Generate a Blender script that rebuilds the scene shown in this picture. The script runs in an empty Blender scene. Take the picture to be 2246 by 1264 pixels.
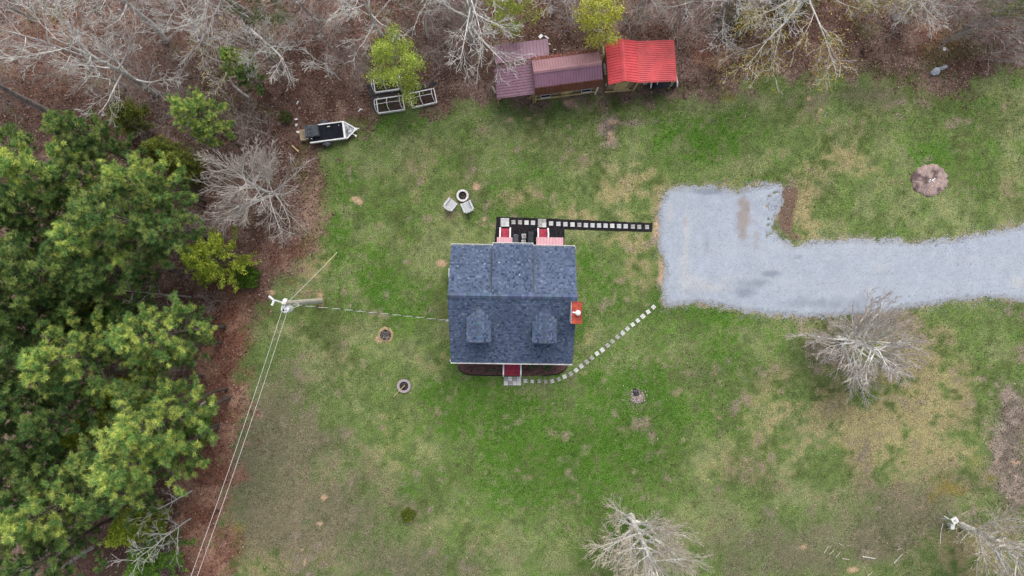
import bpy, math, random
import numpy as np
from mathutils import Vector, Matrix

# ------------------------------------------------------------------ camera, sky, sun, exposure
S, H = 30.0, 51.0            # photo pixels per metre on the ground, camera height in metres
scene = bpy.context.scene
C = scene.collection
cam_d = bpy.data.cameras.new('camera')
cam = bpy.data.objects.new('camera', cam_d)
C.objects.link(cam)
cam.location = (0, 0, H)
cam.rotation_euler = (0, 0, 0)
cam_d.sensor_width = 36.0
cam_d.lens = 36.0 * H / (2246 / S)
cam_d.clip_end = 3000
scene.camera = cam

SUN_EL, SUN_AZ = math.radians(54), math.radians(10)   # azimuth from +y, clockwise
world = bpy.data.worlds.new('World')
scene.world = world
world.use_nodes = True
wn, wl = world.node_tree.nodes, world.node_tree.links
wn.clear()
sky = wn.new('ShaderNodeTexSky'); sky.sky_type = 'NISHITA'; sky.sun_disc = False
sky.sun_elevation = SUN_EL; sky.sun_rotation = SUN_AZ
sky.dust_density = 3.0; sky.air_density = 1.0; sky.ozone_density = 1.0
hs = wn.new('ShaderNodeHueSaturation'); hs.inputs['Saturation'].default_value = 0.45
bg = wn.new('ShaderNodeBackground'); bg.inputs['Strength'].default_value = 0.10
wo = wn.new('ShaderNodeOutputWorld')
wl.new(sky.outputs[0], hs.inputs['Color']); wl.new(hs.outputs[0], bg.inputs['Color']); wl.new(bg.outputs[0], wo.inputs[0])

sun_d = bpy.data.lights.new('sun', 'SUN'); sun_d.energy = 1.5; sun_d.angle = math.radians(45)
sun_d.color = (1.0, 0.965, 0.92)
sun = bpy.data.objects.new('sun', sun_d); C.objects.link(sun)
sd = Vector((math.sin(SUN_AZ) * math.cos(SUN_EL), math.cos(SUN_AZ) * math.cos(SUN_EL), math.sin(SUN_EL)))
sun.rotation_euler = sd.to_track_quat('Z', 'Y').to_euler()
sun.location = (0, 0, 80)
vs = scene.view_settings
vs.view_transform = 'Standard'; vs.look = 'None'; vs.gamma = 1.0; vs.use_curve_mapping = False
vs.exposure = 0.80

# ------------------------------------------------------------------ helpers
def W(px, py, z=0.0):
    """photo pixel on the plane of height z -> place in the yard"""
    k = (H - z) / H / S
    return Vector(((px - 1123) * k, (632 - py) * k, z))

def lin(r, g, b):
    f = lambda c: (c / 255 / 12.92) if c <= 10.3 else ((c / 255 + 0.055) / 1.055) ** 2.4
    return (f(r), f(g), f(b))

def tag(o, label=None, cat=None, group=None, kind=None):
    if label: o['label'] = label
    if cat: o['category'] = cat
    if group: o['group'] = group
    if kind: o['kind'] = kind
    return o

def thing(name, label, cat, loc=(0, 0, 0), rot=0.0, group=None, kind=None):
    o = bpy.data.objects.new(name, None); C.objects.link(o)
    o.empty_display_size = 0.3
    o.location = loc; o.rotation_euler = (0, 0, rot)
    return tag(o, label, cat, group, kind)

def dup(root, loc=None, rot=None, scale=None, label=None, group=None):
    r = root.copy(); C.objects.link(r)
    if loc is not None: r.location = loc
    if rot is not None: r.rotation_euler = (0, 0, rot)
    if scale is not None: r.scale = (scale,) * 3 if not hasattr(scale, '__len__') else scale
    if label: r['label'] = label
    if group: r['group'] = group
    for ch in list(root.children):
        c = ch.copy(); C.objects.link(c); c.parent = r
        for g in list(ch.children):
            d = g.copy(); C.objects.link(d); d.parent = c
    return r

def np_obj(name, V, F, mat, col=None, parent=None, smooth=False, vcol=None):
    """V (n,3), F (m,k) arrays; col (m,3) per-face or vcol (n,3) per-vertex colour attribute 'Col'"""
    V = np.asarray(V, np.float32); F = np.asarray(F, np.int32)
    me = bpy.data.meshes.new(name)
    m, k = F.shape
    me.vertices.add(len(V)); me.vertices.foreach_set('co', V.ravel())
    me.loops.add(m * k); me.loops.foreach_set('vertex_index', F.ravel())
    me.polygons.add(m); me.polygons.foreach_set('loop_start', np.arange(0, m * k, k, dtype=np.int32))
    me.update(calc_edges=True)
    if col is not None:
        a = me.attributes.new('Col', 'FLOAT_COLOR', 'FACE')
        a.data.foreach_set('color', np.c_[np.asarray(col, np.float32), np.ones(m, np.float32)].ravel())
    if vcol is not None:
        a = me.attributes.new('Col', 'FLOAT_COLOR', 'POINT')
        a.data.foreach_set('color', np.c_[np.asarray(vcol, np.float32), np.ones(len(V), np.float32)].ravel())
    if smooth: me.polygons.foreach_set('use_smooth', np.ones(m, bool))
    me.materials.append(mat)
    o = bpy.data.objects.new(name, me); C.objects.link(o)
    if parent: o.parent = parent
    return o

class MB:
    """collects faces, builds ONE mesh object"""
    def __init__(s): s.v, s.f, s.c = [], [], []
    def add(s, vs, fs, col=None):
        b = len(s.v); s.v += [tuple(v) for v in vs]
        for f in fs: s.f.append(tuple(b + i for i in f)); s.c.append(col or (1, 1, 1))
        return s
    def hexa(s, p, col=None):      # p: 4 bottom (ccw) + 4 top
        return s.add(p, [(3, 2, 1, 0), (4, 5, 6, 7), (0, 1, 5, 4), (1, 2, 6, 5), (2, 3, 7, 6), (3, 0, 4, 7)], col)
    def box(s, x, y, z, sx, sy, sz, rz=0.0, col=None, taper=1.0):
        """centre x,y; z is the bottom"""
        c, n = math.cos(rz), math.sin(rz); p = []
        for zz, t in ((z, 1.0), (z + sz, taper)):
            for a, b in ((-1, -1), (1, -1), (1, 1), (-1, 1)):
                dx, dy = a * sx / 2 * t, b * sy / 2 * t
                p.append((x + dx * c - dy * n, y + dx * n + dy * c, zz))
        return s.hexa(p, col)
    def beam(s, a, b, w, h, col=None):
        """square bar from a to b"""
        a, b = Vector(a), Vector(b); d = (b - a).normalized()
        u = d.cross(Vector((0, 0, 1)))
        u = Vector((1, 0, 0)) if u.length < 1e-4 else u.normalized()
        v = u.cross(d).normalized(); p = []
        for e in (a, b):
            for i, j in ((-1, -1), (1, -1), (1, 1), (-1, 1)): p.append(e + u * (i * w / 2) + v * (j * h / 2))
        return s.add(p, [(0, 1, 2, 3), (7, 6, 5, 4), (0, 4, 5, 1), (1, 5, 6, 2), (2, 6, 7, 3), (3, 7, 4, 0)], col)
    def tube(s, pts, r, n=8, col=None, closed=False):
        pts = [Vector(p) for p in pts]; m = len(pts)
        rs = r if hasattr(r, '__len__') else [r] * m
        ref = Vector((0, 0, 1)); ring = []
        for i, p in enumerate(pts):
            d = (pts[min(i + 1, m - 1)] - pts[max(i - 1, 0)]).normalized()
            if abs(d.dot(ref)) > 0.95: ref = Vector((1, 0, 0))
            u = d.cross(ref).normalized(); v = u.cross(d).normalized()
            ring += [p + (u * math.cos(2 * math.pi * k / n) + v * math.sin(2 * math.pi * k / n)) * rs[i] for k in range(n)]
        fs = []
        for i in range(m - 1):
            for k in range(n):
                a, b = i * n + k, i * n + (k + 1) % n
                fs.append((a, b, b + n, a + n))
        fs.append(tuple(range(n))[::-1]); fs.append(tuple(range((m - 1) * n, m * n)))
        return s.add(ring, fs, col)
    def lathe(s, prof, x=0, y=0, n=16, col=None, wob=0.0, rng=None):
        vs, fs = [], []
        ws = [1 + (rng.uniform(-wob, wob) if rng else 0) for _ in range(n)]
        for r, z in prof:
            for k in range(n):
                a = 2 * math.pi * k / n
                vs.append((x + math.cos(a) * r * ws[k], y + math.sin(a) * r * ws[k], z))
        for i in range(len(prof) - 1):
            for k in range(n):
                a, b = i * n + k, i * n + (k + 1) % n
                fs.append((a, b, b + n, a + n))
        fs.append(tuple(range(n))[::-1]); fs.append(tuple(range((len(prof) - 1) * n, len(prof) * n)))
        return s.add(vs, fs, col)
    def poly(s, pts, z0, z1, col=None):
        n = len(pts); vs = [(p[0], p[1], z0) for p in pts] + [(p[0], p[1], z1) for p in pts]
        fs = [tuple(range(n))[::-1], tuple(range(n, 2 * n))] + [(i, (i + 1) % n, (i + 1) % n + n, i + n) for i in range(n)]
        return s.add(vs, fs, col)
    def mesh(s, name, mat):
        me = bpy.data.meshes.new(name); me.from_pydata(s.v, [], s.f); me.update()
        a = me.attributes.new('Col', 'FLOAT_COLOR', 'FACE')
        a.data.foreach_set('color', np.array([(c[0], c[1], c[2], 1) for c in s.c], np.float32).ravel())
        me.materials.append(mat)
        return me
    def build(s, name, mat, parent=None, loc=None, rot=0.0, smooth=False):
        me = s.mesh(name, mat)
        if smooth: me.polygons.foreach_set('use_smooth', np.ones(len(me.polygons), bool))
        o = bpy.data.objects.new(name, me); C.objects.link(o)
        if parent: o.parent = parent
        if loc is not None: o.location = loc
        o.rotation_euler = (0, 0, rot)
        return o

# ------------------------------------------------------------------ materials
def mat_of(name, col=(0.5, 0.5, 0.5), rough=0.7, spec=0.3, metal=0.0, attr=False, nscale=6.0, var=0.25,
           fine=0.0, fscale=40.0, bump=0.0, trans=0.0, tint=(1, 1, 1), coat=0.0):
    m = bpy.data.materials.new(name); m.use_nodes = True
    N, L = m.node_tree.nodes, m.node_tree.links
    p = N['Principled BSDF']
    p.inputs['Roughness'].default_value = rough; p.inputs['Specular IOR Level'].default_value = spec
    p.inputs['Metallic'].default_value = metal
    if coat: p.inputs['Coat Weight'].default_value = coat; p.inputs['Coat Roughness'].default_value = 0.25
    tc = N.new('ShaderNodeTexCoord')
    def noise(sc, det, lo, hi):
        t = N.new('ShaderNodeTexNoise'); t.inputs['Scale'].default_value = sc; t.inputs['Detail'].default_value = det
        t.inputs['Roughness'].default_value = 0.65
        L.new(tc.outputs['Object'], t.inputs['Vector'])
        r = N.new('ShaderNodeMapRange'); r.inputs[1].default_value = 0.36; r.inputs[2].default_value = 0.64
        r.inputs[3].default_value = lo; r.inputs[4].default_value = hi
        L.new(t.outputs['Fac'], r.inputs[0])
        return t, r
    if attr:
        a = N.new('ShaderNodeAttribute'); a.attribute_name = 'Col'; src = a.outputs['Color']
        if tuple(tint) != (1, 1, 1):
            mm = N.new('ShaderNodeMix'); mm.data_type = 'RGBA'; mm.blend_type = 'MULTIPLY'; mm.inputs[0].default_value = 1
            L.new(src, mm.inputs[6]); mm.inputs[7].default_value = (*tint, 1); src = mm.outputs[2]
    else:
        c = N.new('ShaderNodeRGB'); c.outputs[0].default_value = (*col, 1); src = c.outputs[0]
    t, r = noise(nscale, 4, 1 - var, 1 + var)
    vm = N.new('ShaderNodeVectorMath'); vm.operation = 'SCALE'
    L.new(src, vm.inputs[0]); L.new(r.outputs[0], vm.inputs['Scale']); out = vm.outputs[0]
    if fine:
        t2, r2 = noise(fscale, 3, 1 - fine, 1 + fine)
        v2 = N.new('ShaderNodeVectorMath'); v2.operation = 'SCALE'
        L.new(out, v2.inputs[0]); L.new(r2.outputs[0], v2.inputs['Scale']); out = v2.outputs[0]
        t = t2
    L.new(out, p.inputs['Base Color'])
    if bump:
        b = N.new('ShaderNodeBump'); b.inputs['Strength'].default_value = bump; b.inputs['Distance'].default_value = 0.02
        L.new(t.outputs['Fac'], b.inputs['Height']); L.new(b.outputs[0], p.inputs['Normal'])
    if trans:
        tr = N.new('ShaderNodeBsdfTranslucent'); L.new(out, tr.inputs['Color'])
        mx = N.new('ShaderNodeMixShader'); mx.inputs[0].default_value = trans
        L.new(p.outputs[0], mx.inputs[1]); L.new(tr.outputs[0], mx.inputs[2])
        L.new(mx.outputs[0], N['Material Output'].inputs['Surface'])
    return m

M = {}
M['ground'] = mat_of('ground_cover', attr=True, rough=0.95, spec=0.1, nscale=2.6, var=0.12, fine=0.55, fscale=14.0, bump=0.5)
M['grass'] = mat_of('grass_blades', attr=True, rough=0.8, spec=0.15, nscale=2, var=0.1, trans=0.2)
M['leaf'] = mat_of('dead_leaves', attr=True, rough=0.85, spec=0.15, nscale=2, var=0.15)
M['gravel'] = mat_of('gravel', attr=True, rough=0.95, spec=0.15, nscale=0.9, var=0.05, fine=0.22, fscale=24.0, bump=0.3)
M['stone'] = mat_of('stone', attr=True, rough=0.9, spec=0.2, nscale=9, var=0.25)
M['needle'] = mat_of('pine_needles', attr=True, tint=(1.45, 1.42, 1.5), rough=0.6, spec=0.25, nscale=0.6, var=0.18, trans=0.22)
M['needle_pale'] = mat_of('pine_needles_pale', attr=True, rough=0.6, spec=0.25, nscale=0.6, var=0.18, trans=0.22, tint=(2.45, 2.2, 2.1))
M['needle_deep'] = mat_of('pine_needles_deep', attr=True, rough=0.6, spec=0.25, nscale=0.6, var=0.18, trans=0.22, tint=(1.12, 1.18, 1.25))
M['foliage'] = mat_of('leaves', attr=True, rough=0.6, spec=0.25, nscale=0.8, var=0.2, trans=0.38)
M['bark_pale'] = mat_of('bark_pale', (0.62, 0.60, 0.57), 0.85, 0.2, nscale=2.5, var=0.30, fine=0.15, fscale=20)
M['bark_tan'] = mat_of('bark_tan', (0.56, 0.49, 0.40), 0.85, 0.2, nscale=2.5, var=0.30)
M['bark_grey'] = mat_of('bark_grey', (0.33, 0.30, 0.28), 0.9, 0.2, nscale=2.5, var=0.35)
M['bark_dark'] = mat_of('bark_dark', (0.13, 0.105, 0.09), 0.9, 0.2, nscale=3, var=0.4)
M['twig'] = mat_of('twigs', (0.34, 0.30, 0.28), 0.9, 0.15, nscale=1.5, var=0.35)
M['white'] = mat_of('white_paint', (0.80, 0.80, 0.80), 0.5, 0.4, nscale=3, var=0.06, fine=0.04)
M['siding'] = mat_of('white_siding', (0.74, 0.75, 0.76), 0.55, 0.35, nscale=2, var=0.05)
M['shingle'] = mat_of('roof_shingles', attr=True, rough=0.95, spec=0.2, nscale=0.5, var=0.10, fine=0.18, fscale=30, bump=0.3)
M['shade_strip'] = mat_of('dormer_shade_strip', (0.075, 0.085, 0.105), 0.8, 0.3)
M['felt'] = mat_of('roof_felt', (0.045, 0.055, 0.075), 0.95, 0.1)
M['maroon'] = mat_of('maroon_metal_sheen', (0.225, 0.118, 0.165), 0.42, 0.5, nscale=0.9, var=0.13, fine=0.07, fscale=16)  # maroon metal with the sky's reflection mixed into its colour
M['maroon_warm'] = mat_of('maroon_metal_warm_sheen', (0.285, 0.15, 0.165), 0.42, 0.5, nscale=0.9, var=0.12, fine=0.07, fscale=16)  # same maroon metal, warmer tone of the painted-in sky reflection
M['russet'] = mat_of('maroon_metal_no_sheen', (0.20, 0.068, 0.052), 0.5, 0.4, nscale=1.2, var=0.15, fine=0.08, fscale=16)  # same maroon metal on steep strips, coloured without the sky reflection
M['redmetal'] = mat_of('red_metal', (0.64, 0.09, 0.10), 0.5, 0.45, nscale=0.8, var=0.16, fine=0.12, fscale=14)
M['chimcap'] = mat_of('rusted_red_cap', (0.34, 0.05, 0.025), 0.6, 0.4, nscale=4, var=0.4)
M['pinkmetal'] = mat_of('pink_metal', (0.50, 0.25, 0.29), 0.45, 0.5, nscale=2, var=0.08)
M['reddeck'] = mat_of('red_boards', (0.38, 0.035, 0.07), 0.65, 0.3, nscale=5, var=0.22, fine=0.12)
M['wood'] = mat_of('weathered_wood', (0.30, 0.235, 0.16), 0.8, 0.2, nscale=4, var=0.3, fine=0.15)
M['yellowwood'] = mat_of('raw_lumber', (0.50, 0.39, 0.20), 0.75, 0.2, nscale=4, var=0.25)
M['polewood'] = mat_of('pole_wood', (0.56, 0.52, 0.44), 0.8, 0.2, nscale=4, var=0.2, fine=0.12)
M['darkwood'] = mat_of('dark_wood', (0.10, 0.07, 0.05), 0.85, 0.2, nscale=4, var=0.3)
M['mulch'] = mat_of('black_mulch', (0.020, 0.018, 0.021), 0.95, 0.1, nscale=6, var=0.4, fine=0.4, fscale=18, bump=0.8)
M['mulch_brown'] = mat_of('brown_mulch', (0.115, 0.066, 0.058), 0.95, 0.1, nscale=4, var=0.3, fine=0.45, fscale=14, bump=0.8)
M['mulch_pink'] = mat_of('chip_mulch', attr=True, rough=0.95, spec=0.1, nscale=3, var=0.2, fine=0.3, fscale=12, bump=0.8)
M['fabric'] = mat_of('black_fabric', (0.045, 0.045, 0.055), 0.8, 0.2, nscale=2, var=0.3)
M['soil'] = mat_of('bed_soil', (0.06, 0.042, 0.035), 0.95, 0.1, nscale=8, var=0.4, fine=0.4, fscale=20, bump=0.7)
M['ash'] = mat_of('ash', (0.045, 0.038, 0.038), 0.95, 0.1, nscale=9, var=0.6, fine=0.5, fscale=22, bump=0.8)
M['paver'] = mat_of('concrete_paver', (0.46, 0.46, 0.47), 0.9, 0.2, nscale=5, var=0.14, fine=0.15, fscale=30)
M['block'] = mat_of('pale_block', (0.66, 0.61, 0.61), 0.85, 0.2, nscale=6, var=0.14)
M['block_pink'] = mat_of('pink_block', (0.35, 0.30, 0.32), 0.85, 0.2, nscale=6, var=0.15)
M['plastic'] = mat_of('chair_plastic', (0.50, 0.51, 0.53), 0.6, 0.3, nscale=5, var=0.12)
M['tarp'] = mat_of('black_tarp', (0.010, 0.012, 0.018), 0.8, 0.12, nscale=3, var=0.4, bump=0.3)
M['slate'] = mat_of('slate_cover', (0.05, 0.06, 0.075), 0.6, 0.4, nscale=4, var=0.2)
M['cover'] = mat_of('dark_cover', (0.025, 0.03, 0.035), 0.65, 0.3, nscale=4, var=0.3)
M['rubber'] = mat_of('rubber', (0.02, 0.02, 0.02), 0.8, 0.2)
M['steel'] = mat_of('galvanised_steel', (0.55, 0.57, 0.58), 0.45, 0.5, metal=0.3, nscale=6, var=0.1)
M['glass'] = mat_of('window_glass', (0.03, 0.04, 0.05), 0.1, 0.6)
M['bush'] = mat_of('bush_twigs', (0.44, 0.39, 0.36), 0.9, 0.15, nscale=1.5, var=0.3)
M['mesh'] = mat_of('expanded_metal', (0.30, 0.31, 0.32), 0.7, 0.3, nscale=7, var=0.9, fine=0.5, fscale=16)
M['rope'] = mat_of('guy_guard', (0.62, 0.52, 0.28), 0.6, 0.3)
M['wire'] = mat_of('bare_aluminium', (0.62, 0.61, 0.58), 0.5, 0.5)
M['wire_black'] = mat_of('black_cable', (0.03, 0.03, 0.03), 0.6, 0.3)
M['greenbin'] = mat_of('pale_green_plastic', (0.42, 0.52, 0.47), 0.5, 0.4)
M['red'] = mat_of('red_plastic', (0.45, 0.05, 0.05), 0.5, 0.4)
M['rock'] = mat_of('blue_grey_rock', (0.30, 0.33, 0.37), 0.9, 0.2, nscale=4, var=0.35, fine=0.2)

# ------------------------------------------------------------------ noise on arrays
_rs = np.random.RandomState(5)
_T = [_rs.rand(256, 256) for _ in range(8)]
def vnoise(x, y, wl, k):
    u, v = x / wl + 37.3 * k, y / wl + 11.7 * k
    i, j = np.floor(u).astype(int), np.floor(v).astype(int)
    fu, fv = u - i, v - j
    fu = fu * fu * (3 - 2 * fu); fv = fv * fv * (3 - 2 * fv)
    T = _T[k % 8]; g = lambda a, b: T[a & 255, b & 255]
    return (g(i, j) * (1 - fu) + g(i + 1, j) * fu) * (1 - fv) + (g(i, j + 1) * (1 - fu) + g(i + 1, j + 1) * fu) * fv
def fbm(x, y, wl, k, o=4):
    t, a, n = 0.0, 0.0, 1.0
    for q in range(o):
        t = t + n * vnoise(x, y, wl / 2 ** q, k + q); a += n; n *= 0.55
    return t / a
def sm(a, b, v):
    t = np.clip((v - a) / (b - a), 0, 1); return t * t * (3 - 2 * t)
def sdist(poly, px, py):
    """signed distance to a polygon, positive inside"""
    P = np.array(poly, float); d = np.full(px.shape, 1e9); ins = np.zeros(px.shape, bool)
    for i in range(len(P)):
        a, b = P[i], P[(i + 1) % len(P)]
        e = b - a; t = np.clip(((px - a[0]) * e[0] + (py - a[1]) * e[1]) / (e @ e), 0, 1)
        d = np.minimum(d, np.hypot(px - a[0] - t * e[0], py - a[1] - t * e[1]))
        if a[1] != b[1]:
            c = ((a[1] > py) != (b[1] > py)) & (px < (b[0] - a[0]) * (py - a[1]) / (b[1] - a[1]) + a[0])
            ins ^= c
    return np.where(ins, d, -d)
def blobs(lst, px, py):
    t = np.zeros(px.shape)
    for x, y, rx, ry, w in lst:
        t += w * np.exp(-(((px - x) / rx) ** 2 + ((py - y) / ry) ** 2))
    return t
# ------------------------------------------------------------------ ground cover (all given in photo pixels on the ground plane)
WOODS = [(-900, 2300), (500, 2300), (505, 1264), (505, 1150), (522, 1040), (545, 930), (562, 800), (568, 700), (600, 640), (650, 600), (690, 540),
         (705, 470), (708, 400), (700, 345), (740, 315), (790, 275), (830, 252), (900, 245), (960, 234), (1040, 212), (1090, 226),
         (1180, 222), (1300, 206), (1400, 206), (1480, 214), (1560, 204), (1640, 196), (1720, 184), (1800, 172), (1880, 160),
         (1950, 160), (1995, 172), (2060, 196), (2120, 192), (2180, 182), (2250, 150), (3200, 60), (3200, -900), (-900, -900)]
DRIVE = [(1452, 440), (1470, 420), (1500, 412), (1560, 410), (1600, 418), (1618, 424), (1640, 414), (1700, 405), (1716, 414), (1712, 440), (1704, 470),
         (1694, 500), (1712, 526), (1740, 541), (1800, 533), (1860, 527), (1930, 531), (2000, 534), (2080, 530), (2150, 518),
         (2246, 498), (2420, 470), (3000, 440), (3000, 640), (2420, 652), (2246, 656), (2180, 652), (2100, 655), (2020, 668), (1930, 683), (1850, 691),
         (1760, 693), (1680, 687), (1600, 673), (1540, 661), (1462, 666), (1454, 630), (1462, 600), (1452, 560), (1444, 530), (1450, 500), (1446, 470)]
LUSH = [(860, 262, 55, 25, .7), (825, 610, 38, 60, .8), (1005, 790, 45, 25, .5), (1010, 850, 60, 30, .6), (1080, 900, 130, 45, .6), (960, 925, 60, 40, .5),
        (1130, 970, 100, 50, .35), (1250, 1000, 160, 60, .6), (1390, 950, 130, 80, .6), (1350, 1060, 110, 50, .6), (1280, 600, 22, 70, .6), (1380, 840, 130, 40, .5),
        (1180, 1070, 90, 40, .35), (1340, 620, 30, 45, .5), (1560, 690, 110, 20, .7), (1620, 760, 110, 50, .45), (1445, 650, 18, 26, .8), (1670, 405, 45, 16, .8),
        (1480, 300, 60, 50, .55), (1540, 330, 60, 40, .5), (1600, 280, 50, 40, .4), (2050, 350, 60, 22, .6), (2110, 420, 40, 30, .4), (1808, 1045, 16, 14, 1.2),
        (890, 1075, 24, 22, .7), (880, 690, 60, 30, .3), (745, 400, 40, 40, .45), (735, 520, 30, 50, .4), (1120, 470, 80, 18, .5), (1740, 530, 40, 9, .8),
        (1420, 520, 10, 8, .9), (1570, 412, 12, 10, .7), (1560, 900, 80, 60, .35), (1440, 885, 60, 40, .35), (2160, 655, 60, 8, .5), (1130, 232, 60, 8, .6),
        (780, 780, 60, 40, -.1), (1360, 1150, 80, 40, .35), (930, 870, 40, 20, .3), (1270, 720, 12, 50, .5), (930, 640, 14, 40, .25), (2000, 280, 160, 60, .12), (2170, 330, 80, 80, .15), (1280, 545, 8, 20, .4)]
DRY = [(1400, 400, 70, 40, .6), (1310, 420, 80, 22, .55), (1140, 425, 45, 22, .55), (1360, 530, 75, 22, .6), (1400, 590, 45, 50, .5), (1240, 470, 45, 10, .4),
       (1900, 900, 110, 110, .5), (2010, 1000, 130, 90, .6), (2010, 780, 70, 60, .5), (2080, 860, 70, 60, .5), (1700, 900, 70, 80, .35), (690, 1050, 60, 50, .5),
       (700, 1190, 60, 60, .4), (560, 1210, 110, 70, .6), (620, 1120, 70, 60, .3), (1830, 340, 70, 40, .45), (1890, 360, 50, 25, .4), (1760, 430, 30, 50, .3),
       (690, 570, 40, 70, .5), (680, 440, 25, 60, .4), (970, 780, 18, 40, .6), (1768, 480, 22, 50, 1.0), (1330, 470, 130, 25, .3), (960, 400, 60, 60, .25),
       (900, 930, 70, 60, .25), (640, 690, 60, 40, .2), (1560, 1000, 80, 60, .25), (1440, 440, 12, 40, .6), (2140, 1200, 90, 60, .8), (1455, 640, 8, 30, .5),
       (1290, 760, 14, 50, .4), (850, 1000, 60, 50, .25), (1000, 1180, 120, 60, .2), (1240, 640, 12, 30, .2), (1040, 880, 30, 20, -.2)]
GREY = [(640, 960, 140, 120, .7), (560, 1060, 110, 150, .75), (720, 1150, 180, 120, .65), (600, 820, 70, 60, .35), (1750, 1200, 200, 90, .6), (1980, 1130, 170, 110, .65),
        (900, 1230, 130, 50, .4), (1650, 1230, 120, 60, .4), (2190, 700, 60, 80, .15), (1120, 1230, 140, 50, .35), (1600, 1090, 80, 60, .2), (1700, 210, 200, 25, .5), (1890, 210, 90, 25, .4), (2050, 1080, 90, 60, .3), (640, 650, 60, 50, .25)]
DIRT = [(968, 578, 15, 9, 1.3), (1045, 408, 8, 11, 1), (780, 437, 14, 6, 1.1), (790, 445, 8, 5, .9), (711, 1092, 6, 6, 1.3), (703, 1149, 8, 5, 1.3), (662, 1208, 4, 4, 1.3), (668, 1235, 5, 7, 1.1),
        (1120, 263, 12, 5, .8), (1160, 261, 9, 4, 1), (1252, 228, 22, 13, .9), (1340, 300, 18, 26, .55), (1370, 268, 55, 10, .5), (1775, 216, 12, 7, .8), (1800, 240, 8, 5, .8), (909, 270, 9, 12, .5),
        (1441, 500, 8, 26, 1.1), (1449, 600, 7, 40, .9), (1452, 450, 9, 20, .8), (1020, 440, 24, 26, .35), (846, 735, 21, 20, .7), (886, 847, 21, 20, .5), (830, 745, 10, 7, .7), (1760, 1200, 14, 10, .7),
        (1870, 1250, 18, 8, .8), (703, 645, 9, 13, .8), (703, 668, 8, 7, .8), (803, 555, 5, 5, .4), (597, 642, 14, 6, .9), (665, 630, 16, 8, .5), (710, 555, 14, 14, .5), (1062, 480, 6, 4, .8), (2228, 1015, 22, 5, .8),
        (2185, 1012, 10, 4, .6), (1720, 475, 16, 45, .25), (1650, 1110, 12, 8, .3), (1485, 890, 9, 8, .4), (795, 660, 6, 5, .6), (830, 705, 6, 5, .6), (1290, 590, 7, 60, .25), (1630, 400, 12, 8, .5), (800, 240, 7, 5, .5)]
SOIL = [(1725, 468, 20, 56, 1.2), (1740, 425, 18, 16, .7), (1750, 520, 16, 10, .5), (1400, 870, 18, 14, .5)]
PLUM = [(1340, 298, 20, 30, .9), (1378, 268, 55, 10, .7), (1250, 228, 24, 13, .8), (1430, 205, 60, 8, .6), (2225, 900, 45, 55, .9), (2215, 1000, 45, 70, .9), (2230, 1090, 40, 60, .9), (1800, 740, 45, 50, .55), (1780, 690, 45, 12, .6), (1790, 780, 35, 30, .4), (1900, 700, 100, 40, .45), (2120, 1140, 40, 30, .5), (1960, 760, 50, 60, .3)]
OLIVE = [(2080, 1075, 55, 45, .6), (2140, 1010, 25, 40, .5), (2175, 1050, 12, 10, .8), (1600, 215, 25, 16, .6), (520, 1160, 22, 16, .7), (640, 620, 20, 12, .6), (1230, 560, 20, 20, .3), (1700, 200, 30, 12, .5), (670, 240, 14, 12, .7), (1960, 130, 80, 30, .4)]
KG = 0.88      # photo colour -> surface colour
col = lambda r, g, b: np.array(lin(r, g, b)) * KG

def mixc(c, d, t): return c * (1 - t[:, None]) + d * t[:, None]

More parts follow.
